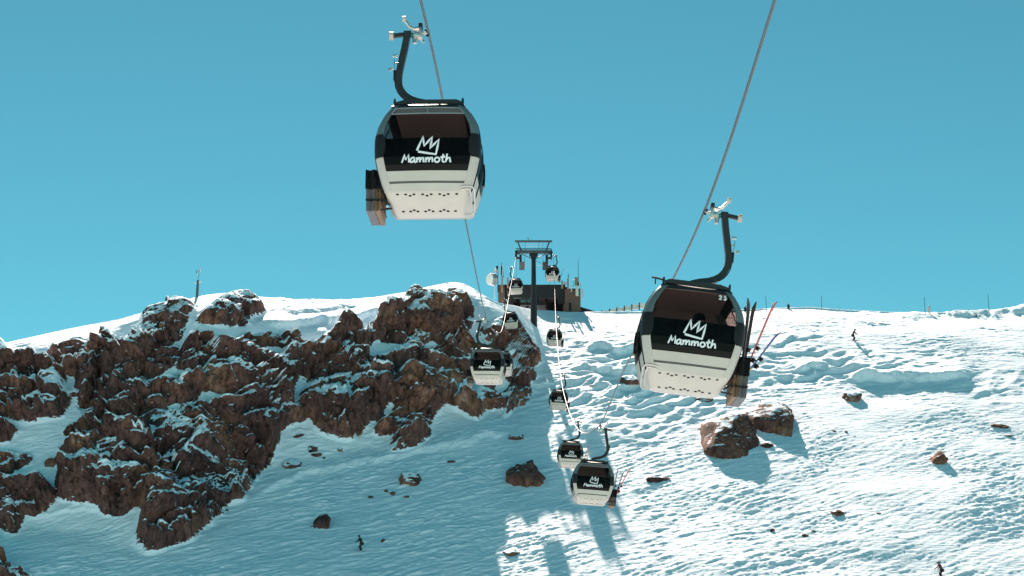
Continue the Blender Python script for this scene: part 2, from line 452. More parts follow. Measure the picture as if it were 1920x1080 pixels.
# snow that clings to ledges
big = fbm(X / 8, V / 7, 301, 3)
GNm = normals(GX, blur(blur(GY, 4, 1), 3, 0), blur(blur(GZ, 4, 1), 3, 0))
cling = .5 * GNs[2] + .5 * GNm[2] + .16 * big + .16 * (rub - .5) + .10 * fbm(X / 1.3, V / .6, 307, 3)
ROCK = np.clip(.5 + 2.6 * (.535 - cling), -.1, 1.05)
tx = X + .35 * V
fl = perlin(tx / .85 + .8 * fbm(X, V, 315, 2), V / .30, 313) + .45 * perlin(tx / 3.0, V / 2.0, 317) + .35 * (rub - .45) + .5 * perlin(tx / .4, V / .16, 319) * .5
ROCK -= .95 * sstep(.34, .62, fl) * sstep(.12, .40, GNs[2]) * (1 - side)
ROCK = ROCK * (1 - side) + side * np.clip(.62 + .9 * fbm(X / 1.5, V / 1.1, 331, 4), -.1, 1.05)
ROCK = np.where(rk < .08, -.3, np.minimum(ROCK, 3.2 * rk))
print('snow share on rock', float((ROCK[rk > .8] < .5).mean()))
# roll over the crest to the far side
BACK = [(.6, .10), (1.4, .18), (3, .2), (6, .05), (12, -.6), (25, -2.5), (60, -10), (140, -34)]
GX = np.vstack([GX] + [GX[-1:]] * len(BACK)); EY = GY[-1:].copy(); EZ = GZ[-1:].copy()
GY = np.vstack([GY] + [EY + d for d, e in BACK]); GZ = np.vstack([GZ] + [EZ + e for d, e in BACK])
ROCK = np.vstack([ROCK] + [ROCK[-1:] * (.6 if i < 2 else 0) - (.3 if i > 1 else 0) for i in range(len(BACK))])
FPX, FPY = proj(GX[:NR], GY[:NR], GZ[:NR])
FDEP = GY[:NR]

def grid_object(name, fmask, mat):
    """the faces of the terrain grid picked by fmask, as a mesh of its own"""
    nr, nc = GX.shape
    idx = np.arange(nr * nc).reshape(nr, nc)
    q = np.stack([idx[:-1, :-1], idx[:-1, 1:], idx[1:, 1:], idx[1:, :-1]], -1)[fmask]
    used, inv = np.unique(q.ravel(), return_inverse=True)
    me = bpy.data.meshes.new(name)
    P = np.stack([GX.ravel()[used], GY.ravel()[used], GZ.ravel()[used]], -1)
    me.vertices.add(len(used)); me.vertices.foreach_set('co', P.ravel().astype(np.float32))
    n = len(q)
    me.loops.add(n * 4); me.loops.foreach_set('vertex_index', inv.astype(np.int32))
    me.polygons.add(n)
    me.polygons.foreach_set('loop_start', np.arange(0, n * 4, 4, dtype=np.int32))
    me.polygons.foreach_set('loop_total', np.full(n, 4, np.int32))
    me.polygons.foreach_set('use_smooth', np.ones(n, bool))
    me.update(calc_edges=True)
    at_ = me.attributes.new('rock', 'FLOAT', 'POINT')
    at_.data.foreach_set('value', ROCK.ravel()[used].astype(np.float32))
    me.materials.append(mat)
    o = bpy.data.objects.new(name, me)
    col.objects.link(o)
    return o
nr, nc = GX.shape
fm_rock = np.zeros((nr, nc), int)
wide = blur(blur(np.maximum(rk_raw, gul * cl_raw), 2, 1), 2, 0) > .02
fm_rock[:NR][wide] = 1
oid = 2
OUT_IDS = {}
for k_, p in OUT.items():
    mk = blur(blur(inside(p, qx, qy).astype(float), 2, 1), 2, 0) > .02
    fm_rock[:NR][mk & (fm_rock[:NR] != 1) | mk] = oid; OUT_IDS[k_] = oid; oid += 1
fcls = np.maximum(np.maximum(fm_rock[:-1, :-1], fm_rock[:-1, 1:]), np.maximum(fm_rock[1:, 1:], fm_rock[1:, :-1]))
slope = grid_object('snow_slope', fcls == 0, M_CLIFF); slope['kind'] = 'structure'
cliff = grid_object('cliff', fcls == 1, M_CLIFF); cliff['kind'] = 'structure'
OUT_TXT = dict(lower='large brown crag poking out of the snow gully at the lower left edge',
               middle='low ragged brown crag at the left edge, above the lower crag',
               corner='thin scatter of rock in the bottom left corner of the snow',
               step='small rock step at the left edge just below the leftmost cliff',
               strip='thin dark strip of rock lying in the snow gully beside the cliff')
for k_, i_ in OUT_IDS.items():
    if (fcls == i_).any():
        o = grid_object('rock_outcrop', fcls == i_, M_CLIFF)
        o['label'] = OUT_TXT[k_]; o['category'] = 'rock outcrop'; o['group'] = 'rock outcrops beside the cliff'

# the snowfield the face rises from, and the ground around it
def field_z(x, y):
    if y >= 166: z = Z0 + (y - Y0) * math.tan(S) - 4.0 if y < 225 else Z0 - 4 - (y - 225) * .15
    else:
        t_ = max(0.0, 166 - y)
        z0 = Z0 + (166 - Y0) * math.tan(S) - 4.0
        z = z0 - .56 * min(t_, 330) - .10 * max(0, t_ - 330)
    return z
fy = [-900, -500, -300, -200, -120, -60, -20, 20, 60, 90, 110, 125, 135, 143, 150, 155, 160, 166, 180, 200, 225, 300, 420, 700, 1500]
fx = [-1500, -800, -500, -300, -200, -140, -100, -70, -40, -15, 15, 40, 70, 100, 140, 200, 300, 500, 800, 1500]
vs = [(x, y, field_z(x, y) + .8 * math.sin(x * .05 + y * .03)) for y in fy for x in fx]
n_ = len(fx)
fs = [(j * n_ + i, j * n_ + i + 1, (j + 1) * n_ + i + 1, (j + 1) * n_ + i) for j in range(len(fy) - 1) for i in range(n_ - 1)]
me = bpy.data.meshes.new('snowfield'); me.from_pydata(vs, [], fs); me.materials.append(M_SNOW)
for p in me.polygons: p.use_smooth = True
o = bpy.data.objects.new('snowfield', me); col.objects.link(o); o['kind'] = 'structure'

def ground(px, py):
    """point of the terrain seen at a pixel of the photograph"""
    d2 = (FPX - px) ** 2 + (FPY - py) ** 2
    near = d2 < 9
    i = np.argmin(np.where(near, FDEP, 1e9)) if near.any() else np.argmin(d2)
    i = np.unravel_index(i, FPX.shape)
    return Vector((GX[i], GY[i], GZ[i]))

# ------------------------------------------------------------------ mesh helpers
class MB:
    """collects shapes; build() links them as one mesh object"""
    def __init__(self): self.v = []; self.f = []
    def add(self, vs, fs):
        n = len(self.v)
        self.v += [Vector(p) for p in vs]; self.f += [tuple(i + n for i in q) for q in fs]
        return self
    def box(self, c, s, rot=None, bev=0.0):
        hx, hy, hz = [q / 2 for q in s]
        b = min(bev, hx, hy, hz) if bev else 0
        if b:
            pts = []; 
            bm = bmesh.new(); bmesh.ops.create_cube(bm, size=1, matrix=Matrix.Diagonal((s[0], s[1], s[2], 1)))
            bmesh.ops.bevel(bm, geom=bm.edges[:], offset=b, segments=2, affect='EDGES', profile=.6)
            pts = [v.co.copy() for v in bm.verts]
            bm.verts.index_update(); fs = [[v.index for v in f.verts] for f in bm.faces]; bm.free()
        else:
            pts = [Vector((x, y, z)) for x in (-hx, hx) for y in (-hy, hy) for z in (-hz, hz)]
            fs = [(0, 1, 3, 2), (4, 6, 7, 5), (0, 4, 5, 1), (2, 3, 7, 6), (0, 2, 6, 4), (1, 5, 7, 3)]
        m = Euler(rot).to_matrix() if rot else Matrix.Identity(3)
        return self.add([m @ p + Vector(c) for p in pts], fs)
    def tube(self, pts, r, n=8, flat=None, closed=False, cap=True):
        """round or rectangular (flat=(width, depth, reference axis)) bar along a polyline"""
        P = [Vector(p) for p in pts]; m = len(P)
        rs = r if isinstance(r, (list, tuple)) else [r] * m
        rings = []
        prev = None
        for i in range(m):
            a = P[i] - P[i - 1] if (i > 0 or closed) else P[1] - P[0]
            b = P[(i + 1) % m] - P[i] if (i < m - 1 or closed) else P[-1] - P[-2]
            t = (a.normalized() + b.normalized()).normalized()
            if t.length < 1e-6: t = b.normalized()
            if prev is None:
                ref = Vector(flat[2]) if flat else (Vector((0, 0, 1)) if abs(t.z) < .9 else Vector((0, 1, 0)))
            else: ref = prev
            u = (ref - t * ref.dot(t)).normalized(); w = t.cross(u); prev = u
            if flat:
                q = [(-1, -1), (1, -1), (1, 1), (-1, 1)]
                rings.append([P[i] + u * (d * flat[1] / 2) + w * (c * flat[0] / 2) for c, d in q])
            else:
                rings.append([P[i] + (u * math.cos(2 * math.pi * k / n) + w * math.sin(2 * math.pi * k / n)) * rs[i] for k in range(n)])
        k = len(rings[0]); vs = [p for g in rings for p in g]; fs = []
        for i in range(m if closed else m - 1):
            for j in range(k):
                a0, a1 = i * k + j, i * k + (j + 1) % k
                c0, c1 = ((i + 1) % m) * k + j, ((i + 1) % m) * k + (j + 1) % k
                fs.append((a0, a1, c1, c0))
        if cap and not closed: fs += [tuple(range(k))[::-1], tuple(range((m - 1) * k, m * k))]
        return self.add(vs, fs)
    def disc(self, c, axis, r, th, n=16):
        c = Vector(c); a = Vector(axis).normalized()
        return self.tube([c - a * th / 2, c + a * th / 2], r, n)
    def prism(self, poly, y0, y1):
        """outline in x, z pushed from y0 to y1"""
        n = len(poly)
        vs = [(x, y0, z) for x, z in poly] + [(x, y1, z) for x, z in poly]
        fs = [tuple(range(n)), tuple(range(n, 2 * n))[::-1]] + [(i, (i + 1) % n, (i + 1) % n + n, i + n) for i in range(n)]
        return self.add(vs, fs)
    def build(self, name, mat, parent=None, smooth=True, ang=35, mx=1):
        me = bpy.data.meshes.new(name)
        me.from_pydata([(p.x * mx, p.y, p.z) for p in self.v], [], self.f)
        bm = bmesh.new(); bm.from_mesh(me)
        bmesh.ops.recalc_face_normals(bm, faces=bm.faces[:])
        for f in bm.faces: f.smooth = smooth
        if smooth:
            for e in bm.edges:
                if len(e.link_faces) == 2 and e.calc_face_angle(0) > R(ang): e.smooth = False
        bm.to_mesh(me); bm.free()
        me.materials.append(mat)
        o = bpy.data.objects.new(name, me); col.objects.link(o)
        if parent is not None: o.parent = parent
        return o
def tag(o, label, cat, group=None, kind=None):
    o['label'] = label; o['category'] = cat
    if group: o['group'] = group
    if kind: o['kind'] = kind
    return o
def empty(name, loc=(0, 0, 0), rot=(0, 0, 0)):
    o = bpy.data.objects.new(name, None); col.objects.link(o)
    o.location = loc; o.rotation_euler = rot; o.empty_display_size = .3
    return o
KIDS = {}
def kids(o):
    return [c for c in bpy.data.objects if c.parent == o]
def copy_tree(o, parent=None, skip=()):
    c = o.copy(); col.objects.link(c); c.parent = parent
    for ch in kids(o):
        if ch.name.split('.')[0] in skip: continue
        copy_tree(ch, c)
    return c

# ------------------------------------------------------------------ materials of the built things
M_WHITE = paint('cabin_white', (.60, .52, .455), .34, var=.11, scale=2.2, spec=.4)
M_GREYARCH = paint('arch_grey', (.10, .135, .14), .32, var=.08)
M_LOWARCH = paint('arch_pale', (.54, .475, .42), .4, var=.06)
M_BLACK = paint('black_plastic', (.012, .011, .012), .45, spec=.25)
M_FILM = paint('black_window_film', (.007, .006, .006), .18, spec=.06)
M_SMOKE = paint('smoked_strip', (.022, .016, .015), .3, spec=.1)
M_DARK = paint('dark_steel', (.022, .021, .022), .45, .1)
M_FRAME = paint('frame_grey', (.22, .27, .27), .5)
M_GROOVE = paint('shadow_gap_strip', (.10, .095, .085), .6)
M_STEEL = paint('galvanised_steel', (.42, .42, .42), .42, .75, var=.18, scale=14)
M_BRIGHT = paint('bare_bright_steel', (.62, .58, .54), .32, .85)
M_ROPE = paint('steel_rope', (.12, .122, .125), .5, .25, var=.08, scale=4)
M_ROLLER = paint('roller_plastic', (.55, .47, .40), .5)
M_TEAL = paint('teal_paint', (.02, .16, .17), .4)
M_PANE = paint('station_pane', (.05, .12, .12), .2)
M_PRINT = paint('white_print', (.80, .80, .80), .5, var=.03)
M_SCREEN = paint('grey_plate', (.13, .115, .115), .5, var=.2)
M_ORANGE = paint('tan_board', (.24, .135, .075), .6, var=.22, scale=5)
M_SEAT = paint('seat_grey', (.14, .10, .095), .7)
M_LINER = paint('headliner_brown', (.30, .265, .255), .8)
M_TOWER = paint('tower_steel', (.013, .012, .012), .6, .0, var=.2, scale=3)
M_GANTRY = paint('gantry_galvanised', (.085, .09, .09), .55, .2, var=.2, scale=4)
M_BUILD = paint('station_brown_cladding', (.15, .082, .062), .75, var=.12, scale=2)
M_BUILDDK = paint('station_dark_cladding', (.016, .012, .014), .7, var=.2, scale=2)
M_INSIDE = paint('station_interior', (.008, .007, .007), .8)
M_ANT = paint('antenna_tan', (.34, .21, .14), .6)
M_ANTW = paint('antenna_pale', (.62, .60, .56), .5)
M_RED = paint('red_ski', (.55, .05, .03), .35)
M_SKIG = paint('grey_ski', (.16, .16, .17), .35)
M_SKIB = paint('blue_ski', (.05, .07, .24), .35)
M_SKIY = paint('yellow_ski', (.65, .45, .04), .35)
M_JACKD = paint('dark_jacket', (.012, .012, .018), .8)
M_JACKR = paint('dark_red_jacket', (.10, .018, .02), .8)
M_JACKW = paint('pale_jacket', (.55, .50, .45), .8)
M_PANTS = paint('black_trousers', (.012, .011, .012), .85)
M_SKIN = paint('skin', (.42, .24, .17), .6)
def glass_material():
    m, nt, b = nodes_mat('smoked_window')
    L = nt.links.new
    tr = nt.nodes.new('ShaderNodeBsdfTransparent'); tr.inputs[0].default_value = (.84, .76, .74, 1)
    b.inputs['Base Color'].default_value = (.008, .007, .007, 1); b.inputs['Roughness'].default_value = .08
    b.inputs['Specular IOR Level'].default_value = .25
    mx = nt.nodes.new('ShaderNodeMixShader'); mx.inputs[0].default_value = .22
    L(tr.outputs[0], mx.inputs[1]); L(b.outputs[0], mx.inputs[2])
    L(mx.outputs[0], nt.nodes['Material Output'].inputs['Surface'])
    return m
M_GLASS = glass_material()

# ------------------------------------------------------------------ gondola cabin (origin under the floor, rope 3.28 m above the sill)
LEV = [(-.24, .63, .40), (-.02, .775, .83), (.0, .786, .85), (.18, .855, .90), (.43, .923, .945), (.66, .97, .965), (.84, .98, .97), (1.03, .977, .965),
       (1.28, .94, .95), (1.52, .83, .92), (1.64, .755, .885), (1.71, .70, .85)]
LZ = [l[0] for l in LEV]
def wd(z): return float(np.interp(z, LZ, [l[1] for l in LEV])), float(np.interp(z, LZ, [l[2] for l in LEV]))
RC = .15
def shell(u, z, off=0.0):
    """point of the cabin skin: u -1..1 across the front, 1..2 round the corner, 2..4 along the side, 4..5 the next corner, 5..7 the back"""
    w, d = wd(z)
    s_ = 1
    if u < -1: u = -u; s_ = -1
    r = RC
    bul = .035
    if u <= 1:
        x = u * (w - r); y = -d - bul * (1 - (abs(u)) ** 2); nx_, ny_ = 0, -1
    elif u <= 2:
        a_ = (u - 1) * math.pi / 2; nx_, ny_ = math.sin(a_), -math.cos(a_)
        x = (w - r) + r * nx_; y = -(d - r) + r * ny_
    elif u <= 4:
        x = w; y = -(d - r) + (u - 2) * (d - r); nx_, ny_ = 1, 0
    elif u <= 5:
        a_ = (u - 4) * math.pi / 2; nx_, ny_ = math.cos(a_), math.sin(a_)
        x = (w - r) + r * nx_; y = (d - r) + r * ny_
    else:
        x = (w - r) * (6 - u); y = d + bul * (1 - (6 - u) ** 2); nx_, ny_ = 0, 1
    return Vector(((x + nx_ * off) * s_, y + ny_ * off, z))
def patch(u0, u1, z0, z1, nu, nz, out=0.0, th=.03, trim=None):
    """a shaped panel of the skin with real thickness"""
    b = MB()
    def P(i, j, o):
        z = z0 + (z1 - z0) * j / nz
        a0, a1 = (u0, u1) if trim is None else trim(z)
        return shell(a0 + (a1 - a0) * i / nu, z, o)
    vs = [P(i, j, out) for j in range(nz + 1) for i in range(nu + 1)] + [P(i, j, out - th) for j in range(nz + 1) for i in range(nu + 1)]
    n = (nu + 1) * (nz + 1); fs = []
    for j in range(nz):
        for i in range(nu):
            a0 = j * (nu + 1) + i
            q = (a0, a0 + 1, a0 + nu + 2, a0 + nu + 1)
            fs.append(q); fs.append(tuple(k + n for k in q)[::-1])
    rim = [i for i in range(nu + 1)] + [j * (nu + 1) + nu for j in range(1, nz + 1)] + [nz * (nu + 1) + i for i in range(nu - 1, -1, -1)] + [j * (nu + 1) for j in range(nz - 1, 0, -1)]
    for k in range(len(rim)):
        a0, a1 = rim[k], rim[(k + 1) % len(rim)]
        fs.append((a0, a1, a1 + n, a0 + n))
    return b.add(vs, fs)
def arc(cx, cy, rx, ry, a0, a1, n):
    return [(cx + rx * math.cos(R(a0 + (a1 - a0) * i / n)), cy + ry * math.sin(R(a0 + (a1 - a0) * i / n))) for i in range(n + 1)]
GLYPH = {
    'M': (.62, [[(.0, .0), (.10, .55), (.15, 1.0), (.27, .42), (.31, .36), (.50, .98), (.55, .45), (.58, .02)]]),
    'a': (.52, [[(.40, .50), (.26, .62), (.10, .48), (.04, .22), (.12, .03), (.26, .08), (.40, .38), (.42, .56), (.40, .18), (.46, .02), (.52, .04)]]),
    'm': (.72, [[(.03, .60), (.07, .30), (.05, .0)], [(.06, .28), (.20, .56), (.29, .56), (.32, .30), (.31, .02)], [(.32, .28), (.46, .56), (.56, .56), (.60, .30), (.62, .02)]]),
    'o': (.50, [arc(.24, .30, .20, .28, 95, 455, 12)]),
    't': (.40, [[(.20, .98), (.16, .45), (.18, .12), (.27, .02), (.36, .08)], [(-.02, .60), (.16, .62), (.38, .68)]]),
    'h': (.52, [[(.10, 1.02), (.07, .5), (.04, .0)], [(.06, .26), (.20, .54), (.33, .56), (.38, .30), (.40, .10), (.46, .02)]]),
    '2': (.60, [[(.04, .74), (.12, .94), (.30, 1.0), (.46, .92), (.48, .72), (.34, .46), (.04, .04), (.52, .04)]]),
    '5': (.60, [[(.48, .98), (.12, .98), (.08, .56), (.26, .64), (.44, .56), (.50, .32), (.42, .10), (.24, .02), (.04, .12)]])}
def on_front(b, strokes, r, flat=.35, out=.012):
    """flattened strokes laid on the front of the shell; strokes are in x, z metres"""
    for st in strokes:
        t = MB().tube([(x, 0, z) for x, z in st], r, 6)
        vs = []
        for p in t.v:
            w, d = wd(p.z)
            y = -d - .035 * (1 - (p.x / (w - RC)) ** 2)
            vs.append((p.x, y - out + p.y * flat, p.z))
        b.add(vs, t.f)
    return b
def write(text, x0, z0, hgt, slant=0.0, gap=.0):
    out = []; x = x0
    for ch in text:
        wdt, sts = GLYPH[ch]
        for st in sts: out.append([(x + (p[0] + slant * p[1]) * hgt, z0 + p[1] * hgt) for p in st])
        x += (wdt + gap) * hgt
    return out, x
def make_cabin(mx, number=False, vent=True):
    """mx=1: rack and hanger on the left; mx=-1: mirrored"""
    t = empty('gondola_cabin')
    def bld(b, name, mat, parent=None, smooth=True, ang=35): return b.build(name, mat, parent or t, smooth, ang, mx)
    # floor tub
    b = MB(); ring = []
    for z, w, d in [(-.215, .60, .16), (-.195, .65, .20), (-.02, .775, .83), (.03, .795, .855)]:
        n = 8; q = []
        r = .13
        for cx, cy, a0 in [(w - r, d - r, 0), (-(w - r), d - r, 90), (-(w - r), -(d - r), 180), (w - r, -(d - r), 270)]:
            for k in range(n + 1):
                a_ = R(a0 + 90 * k / n); q.append((cx + r * math.cos(a_), cy + r * math.sin(a_), z))
        ring.append(q)
    m_ = len(ring[0]); vs = [p for q in ring for p in q]
    fs = [(i * m_ + j, i * m_ + (j + 1) % m_, (i + 1) * m_ + (j + 1) % m_, (i + 1) * m_ + j) for i in range(3) for j in range(m_)]
    fs += [tuple(range(m_))[::-1], tuple(range(3 * m_, 4 * m_))]
    tub = bld(MB().add(vs, fs), 'floor_tub', M_WHITE, ang=50)
    # drain holes in the tub's sloping end: two rows
    b = MB()
    zf = lambda q: -.02 - .175 * q                       # q 0..1 down the slope
    yf = lambda q: -.83 + .63 * q
    nrm = Vector((0, -.175, -.63)).normalized()
    row = [-.56, -.405, -.325, -.25, -.085, -.005, .075, .235, .315, .395, .555]
    for q0, sg in ((.06, 1), (.95, -1)):
        for i, x in enumerate(row):
            q = q0 + (.07 * sg if i in (2, 5, 8) else 0)
            sc_ = 1 - .12 * q0
            c = Vector((x * sc_, yf(q), zf(q)))
            b.disc(c + nrm * .001, nrm, .03, .006, 12)
    ho = bld(b, 'drain_hole', M_INSIDE, tub); ho['kind'] = 'stuff'
    # lower body
    bld(patch(-1, 1, .0, .145, 12, 3), 'sill_panel', M_WHITE)
    bld(patch(-1, 1, .145, .19, 12, 1, -.02), 'groove_strip', M_GROOVE)
    bld(patch(-1, 1, .19, .375, 12, 4), 'apron_panel', M_WHITE)
    bld(patch(5, 7, .0, .375, 8, 4), 'rear_panel', M_WHITE)
    # windows
    gl = bld(patch(-1, 1, .66, 1.50 if vent else 1.62, 16, 10, -.004, .02), 'front_window', M_GLASS)
    bld(patch(-1, 1, .378, .50, 14, 3, -.006, .02), 'lower_window', M_SMOKE)
    bld(patch(-1, 1, .502, .658, 14, 3, -.006, .02), 'middle_window', M_FILM)
    bld(patch(-1, 1, .655, 1.02, 14, 4, -.026, .012), 'window_film', M_FILM, gl)
    bld(patch(5, 7, .378, 1.70, 8, 8, -.004, .02), 'rear_window', M_FILM)
    if vent:
        v_ = bld(patch(-.95, .95, 1.535, 1.625, 12, 2, -.012, .012), 'vent_pane', M_SCREEN)
        b = MB()
        for z in (1.515, 1.64):
            b.tube([shell(-1 + .2 * i, z, .006) for i in range(11)], .011, 6)
        for u_ in (-1, 0, 1): b.tube([shell(u_, 1.515, .008), shell(u_, 1.64, .008)], .011, 6)
        bld(b, 'vent_frame', M_FRAME, v_)
    bld(patch(-1, 1, 1.645, 1.71, 12, 1, .004), 'window_header', M_DARK)
    bld(MB().tube([(-.60, -.86, 1.035), (.62, -.86, 1.035)], .016, 8), 'grab_rail', M_STEEL)
    for s_ in (-1, 1):
        for y0, y1 in ((1, 2), (4, 5)):
            f = (lambda a_: (a_[0] * s_, a_[1] * s_))
            u0, u1 = f((y0, y1))
            bld(patch(u0, u1, 1.03, 1.71, 6, 10, .006, .05), 'upper_arch', M_GREYARCH)
            bld(patch(u0, u1, .02, .70, 6, 10, .006, .05), 'lower_arch', M_LOWARCH)
            b = MB()
            # rounded black joint cover, proud of the arches
            kz = 10; ku = 6
            def trim_(z, u0=u0, u1=u1, s2=s_):
                q = (z - .64) / .46
                e = .38 * (abs(2 * q - 1) ** 4)
                lo = (u0 if abs(u0) < abs(u1) else u1); hi = (u1 if abs(u0) < abs(u1) else u0)
                sgn = 1 if lo > 0 else -1
                return (lo - sgn * (.06 - e * .3) if abs(lo) < 1.5 else lo, hi - sgn * e * .3)
            if y0 == 1: bld(patch(u0, u1, .64, 1.10, ku, kz, .022, .07, trim_), 'joint_cover', M_BLACK)
            else: bld(patch(u0, u1, .64, 1.10, ku, 4, .02, .06), 'joint_cover', M_BLACK)
        # side door: leaf pair with window
        d = bld(patch(2 * s_, 4 * s_, .02, .40, 8, 4, .0), 'door', M_LOWARCH)
        bld(patch(2.02 * s_, 2.98 * s_, .41, 1.55, 6, 8, -.004, .02), 'door_window', M_GLASS, d)
        bld(patch(3.02 * s_, 3.98 * s_, .41, 1.55, 6, 8, -.004, .02), 'door_window', M_GLASS, d)
        bld(patch(2 * s_, 4 * s_, 1.56, 1.70, 6, 2, .0), 'door_header', M_DARK, d)
        b = MB(); b.tube([shell(2.06 * s_, z, .012) for z in np.linspace(.02, 1.6, 12)], .014, 6)
        bld(b, 'door_seal', M_BLACK, d)
        b = MB(); b.tube([shell(3 * s_, z, .014) for z in np.linspace(.02, 1.6, 12)], .012, 6)
        bld(b, 'door_seal', M_BLACK, d)
    # roof
    b = MB(); q = []
    for z, k in ((1.70, 1.0), (1.755, .93), (1.785, .80)):
        w, d_ = .70 * k, .85 * k
        q.append([(w, d_, z), (-w, d_, z), (-w, -d_, z), (w, -d_, z)])
    vs = [p for g in q for p in g]
    b.add(vs, [(i * 4 + j, i * 4 + (j + 1) % 4, i * 4 + 4 + (j + 1) % 4, i * 4 + 4 + j) for i in range(2) for j in range(4)] + [(0, 1, 2, 3), (11, 10, 9, 8)])
    roof = bld(b, 'roof', M_DARK)
    for y in (-.74, .74):
        b = MB().prism([(-.645, 1.775), (.645, 1.775), (.645, 1.815), (.52, 1.865), (-.46, 1.865), (-.645, 1.815)], y - .025, y + .025)
        fr = bld(b, 'roof_beam', M_DARK, roof, smooth=False)
        for x in (-.645, .645):
            bld(MB().tube([(x, y - .006, 1.70), (x, y - .006, 1.865), (x, y - .006, 1.905)], [.024, .024, .004], 8), 'beam_peg', M_DARK, roof)
        for x in (-.16, .16, 0): bld(MB().box((x, y + .002, 1.765), (.14, .04, .05)), 'beam_foot', M_DARK, roof, False)
    bld(MB().box((-.35, 0, 1.82), (.10, 1.42, .07), bev=.01), 'roof_rail', M_DARK, roof)
    bld(MB().box((.35, 0, 1.82), (.10, 1.42, .07), bev=.01), 'roof_rail', M_DARK, roof)
    if mx < 0: bld(MB().tube([(.66, -.70, 1.845), (.78, -.70, 1.865), (.88, -.70, 1.87)], .02, 6).tube([(.80, -.70, 1.865), (.80, -.70, 1.74)], .014, 6), 'bracket', M_DARK, roof)
    # hanger arm and grip
    path = [(.08, 1.88), (.02, 2.03), (-.12, 2.075), (-.30, 2.115), (-.43, 2.17), (-.53, 2.245), (-.60, 2.34), (-.645, 2.45), (-.66, 2.57), (-.652, 2.72), (-.61, 2.95), (-.55, 3.25), (-.50, 3.56)]
    arm = bld(MB().tube([(x, 0, z) for x, z in path], 0, flat=(.14, .125, (0, 0, 1))), 'hanger_arm', M_DARK, ang=30)
    bld(MB().tube([(x * 1.0 - .07, -.03, z - .03) for x, z in path[4:9]], .011, 6), 'cable_hose', M_BLACK, arm)
    b = MB().box((-.735, -.02, 2.660), (.05, .10, .22), bev=.012)
    bld(b, 'damper', M_BLACK, arm)
    b = MB().tube([(-.66, -.04, 2.920), (-.75, -.04, 2.920), (-.75, -.04, 3.060), (-.70, -.04, 3.060)], .017, 6).tube([(-.75, -.04, 2.920), (-.75, -.04, 2.790), (-.83, -.04, 2.790)], .012, 6)
    bld(b, 'door_lever', M_BRIGHT, arm)
    bld(MB().disc((-.83, -.04, 2.790), (0, 1, 0), .036, .05, 12), 'lever_roller', M_BRIGHT, arm)
    bld(MB().box((-.735, -.04, 3.070), (.10, .06, .05), bev=.015), 'lever_cap', M_BRIGHT, arm)
    grip = bld(MB().tube([(-.80, 0, 3.510), (-.62, 0, 3.530), (-.42, 0, 3.540)], 0, flat=(.07, .075, (0, 0, 1))).box((-.50, 0, 3.570), (.15, .14, .05), bev=.012), 'grip', M_DARK)
    bld(MB().disc((-.82, 0, 3.510), (1, 0, 0), .085, .075, 18).disc((-.785, 0, 3.510), (1, 0, 0), .05, .03, 14), 'guide_roller', M_ROLLER, grip)
    bld(MB().tube([(-.43, 0, 3.530), (-.38, 0, 3.510), (-.33, -.01, 3.480)], [.05, .055, .05], 10), 'grip_collar', M_TEAL, grip)
    bld(MB().tube([(-.36, 0, 3.480), (-.35, -.02, 3.340)], [.055, .04], 10), 'grip_spring', M_BRIGHT, grip)
    bld(MB().box((-.30, 0, 3.510), (.15, .20, .10), (0, .3, 0), .02).box((-.23, 0, 3.530), (.05, .26, .22), (0, -.12, 0), .012).tube([(-.23, -.02, 3.560), (-.16, -.02, 3.540), (-.13, 0, 3.570)], .028, 8)
        .tube([(-.21, 0, 3.440), (-.18, 0, 3.360)], .022, 8), 'clamp_body', M_BRIGHT, grip)
    bld(MB().box((-.245, 0, 3.690), (.075, .16, .12), bev=.008), 'clamp_head', M_DARK, grip)
    bld(MB().tube([(-.145, -.12, 3.555), (-.095, -.12, 3.580), (-.095, .12, 3.580), (-.145, .12, 3.555)], .03, 8), 'rope_jaw', M_DARK, grip)
    bld(MB().tube([(-.27, 0, 3.660), (-.37, 0, 3.640), (-.45, 0, 3.690), (-.54, 0, 3.810)], [.05, .045, .032, .03], 8), 'grip_lever', M_BRIGHT, grip)
    bld(MB().disc((-.575, 0, 3.860), (1, 0, 0), .06, .06, 14), 'lever_roller', M_ROLLER, grip)
    # bumper rail round the door-side lower corner
    for zt in (0,):
        b = MB()
        rail = [(.60, -.875, .07), (.72, -.90, .085), (.84, -.90, .075), (.885, -.885, .02), (.885, -.83, -.06), (.875, -.50, -.17), (.86, -.30, -.22), (.80, -.20, -.245), (.66, -.17, -.24)]
        b.tube(rail, .017, 8)
        b.tube([(.62, -.87, .02), (.74, -.885, .035), (.80, -.88, .02), (.82, -.84, -.05), (.80, -.40, -.20)], .013, 8)
        bld(b, 'bumper_rail', M_BRIGHT)
    # ski rack on the outer side
    rk_ = bld(MB().tube([(-.86, -.55, .10), (-1.0, -.52, .14)], .02, 6).tube([(-.84, -.45, -.02), (-1.0, -.42, -.1)], .02, 6).tube([(-.72, -.50, -.14), (-.98, -.50, .06)], .018, 6)
              .tube([(-.70, -.35, -.16), (-.98, -.36, -.2)], .02, 6).tube([(-.96, -.56, .2), (-.96, -.3, -.24)], .02, 6), 'ski_rack', M_DARK)
    bld(MB().tube([(-.86, .45, .10), (-1.0, .45, .14)], .02, 6), 'rack_stay', M_DARK, rk_)
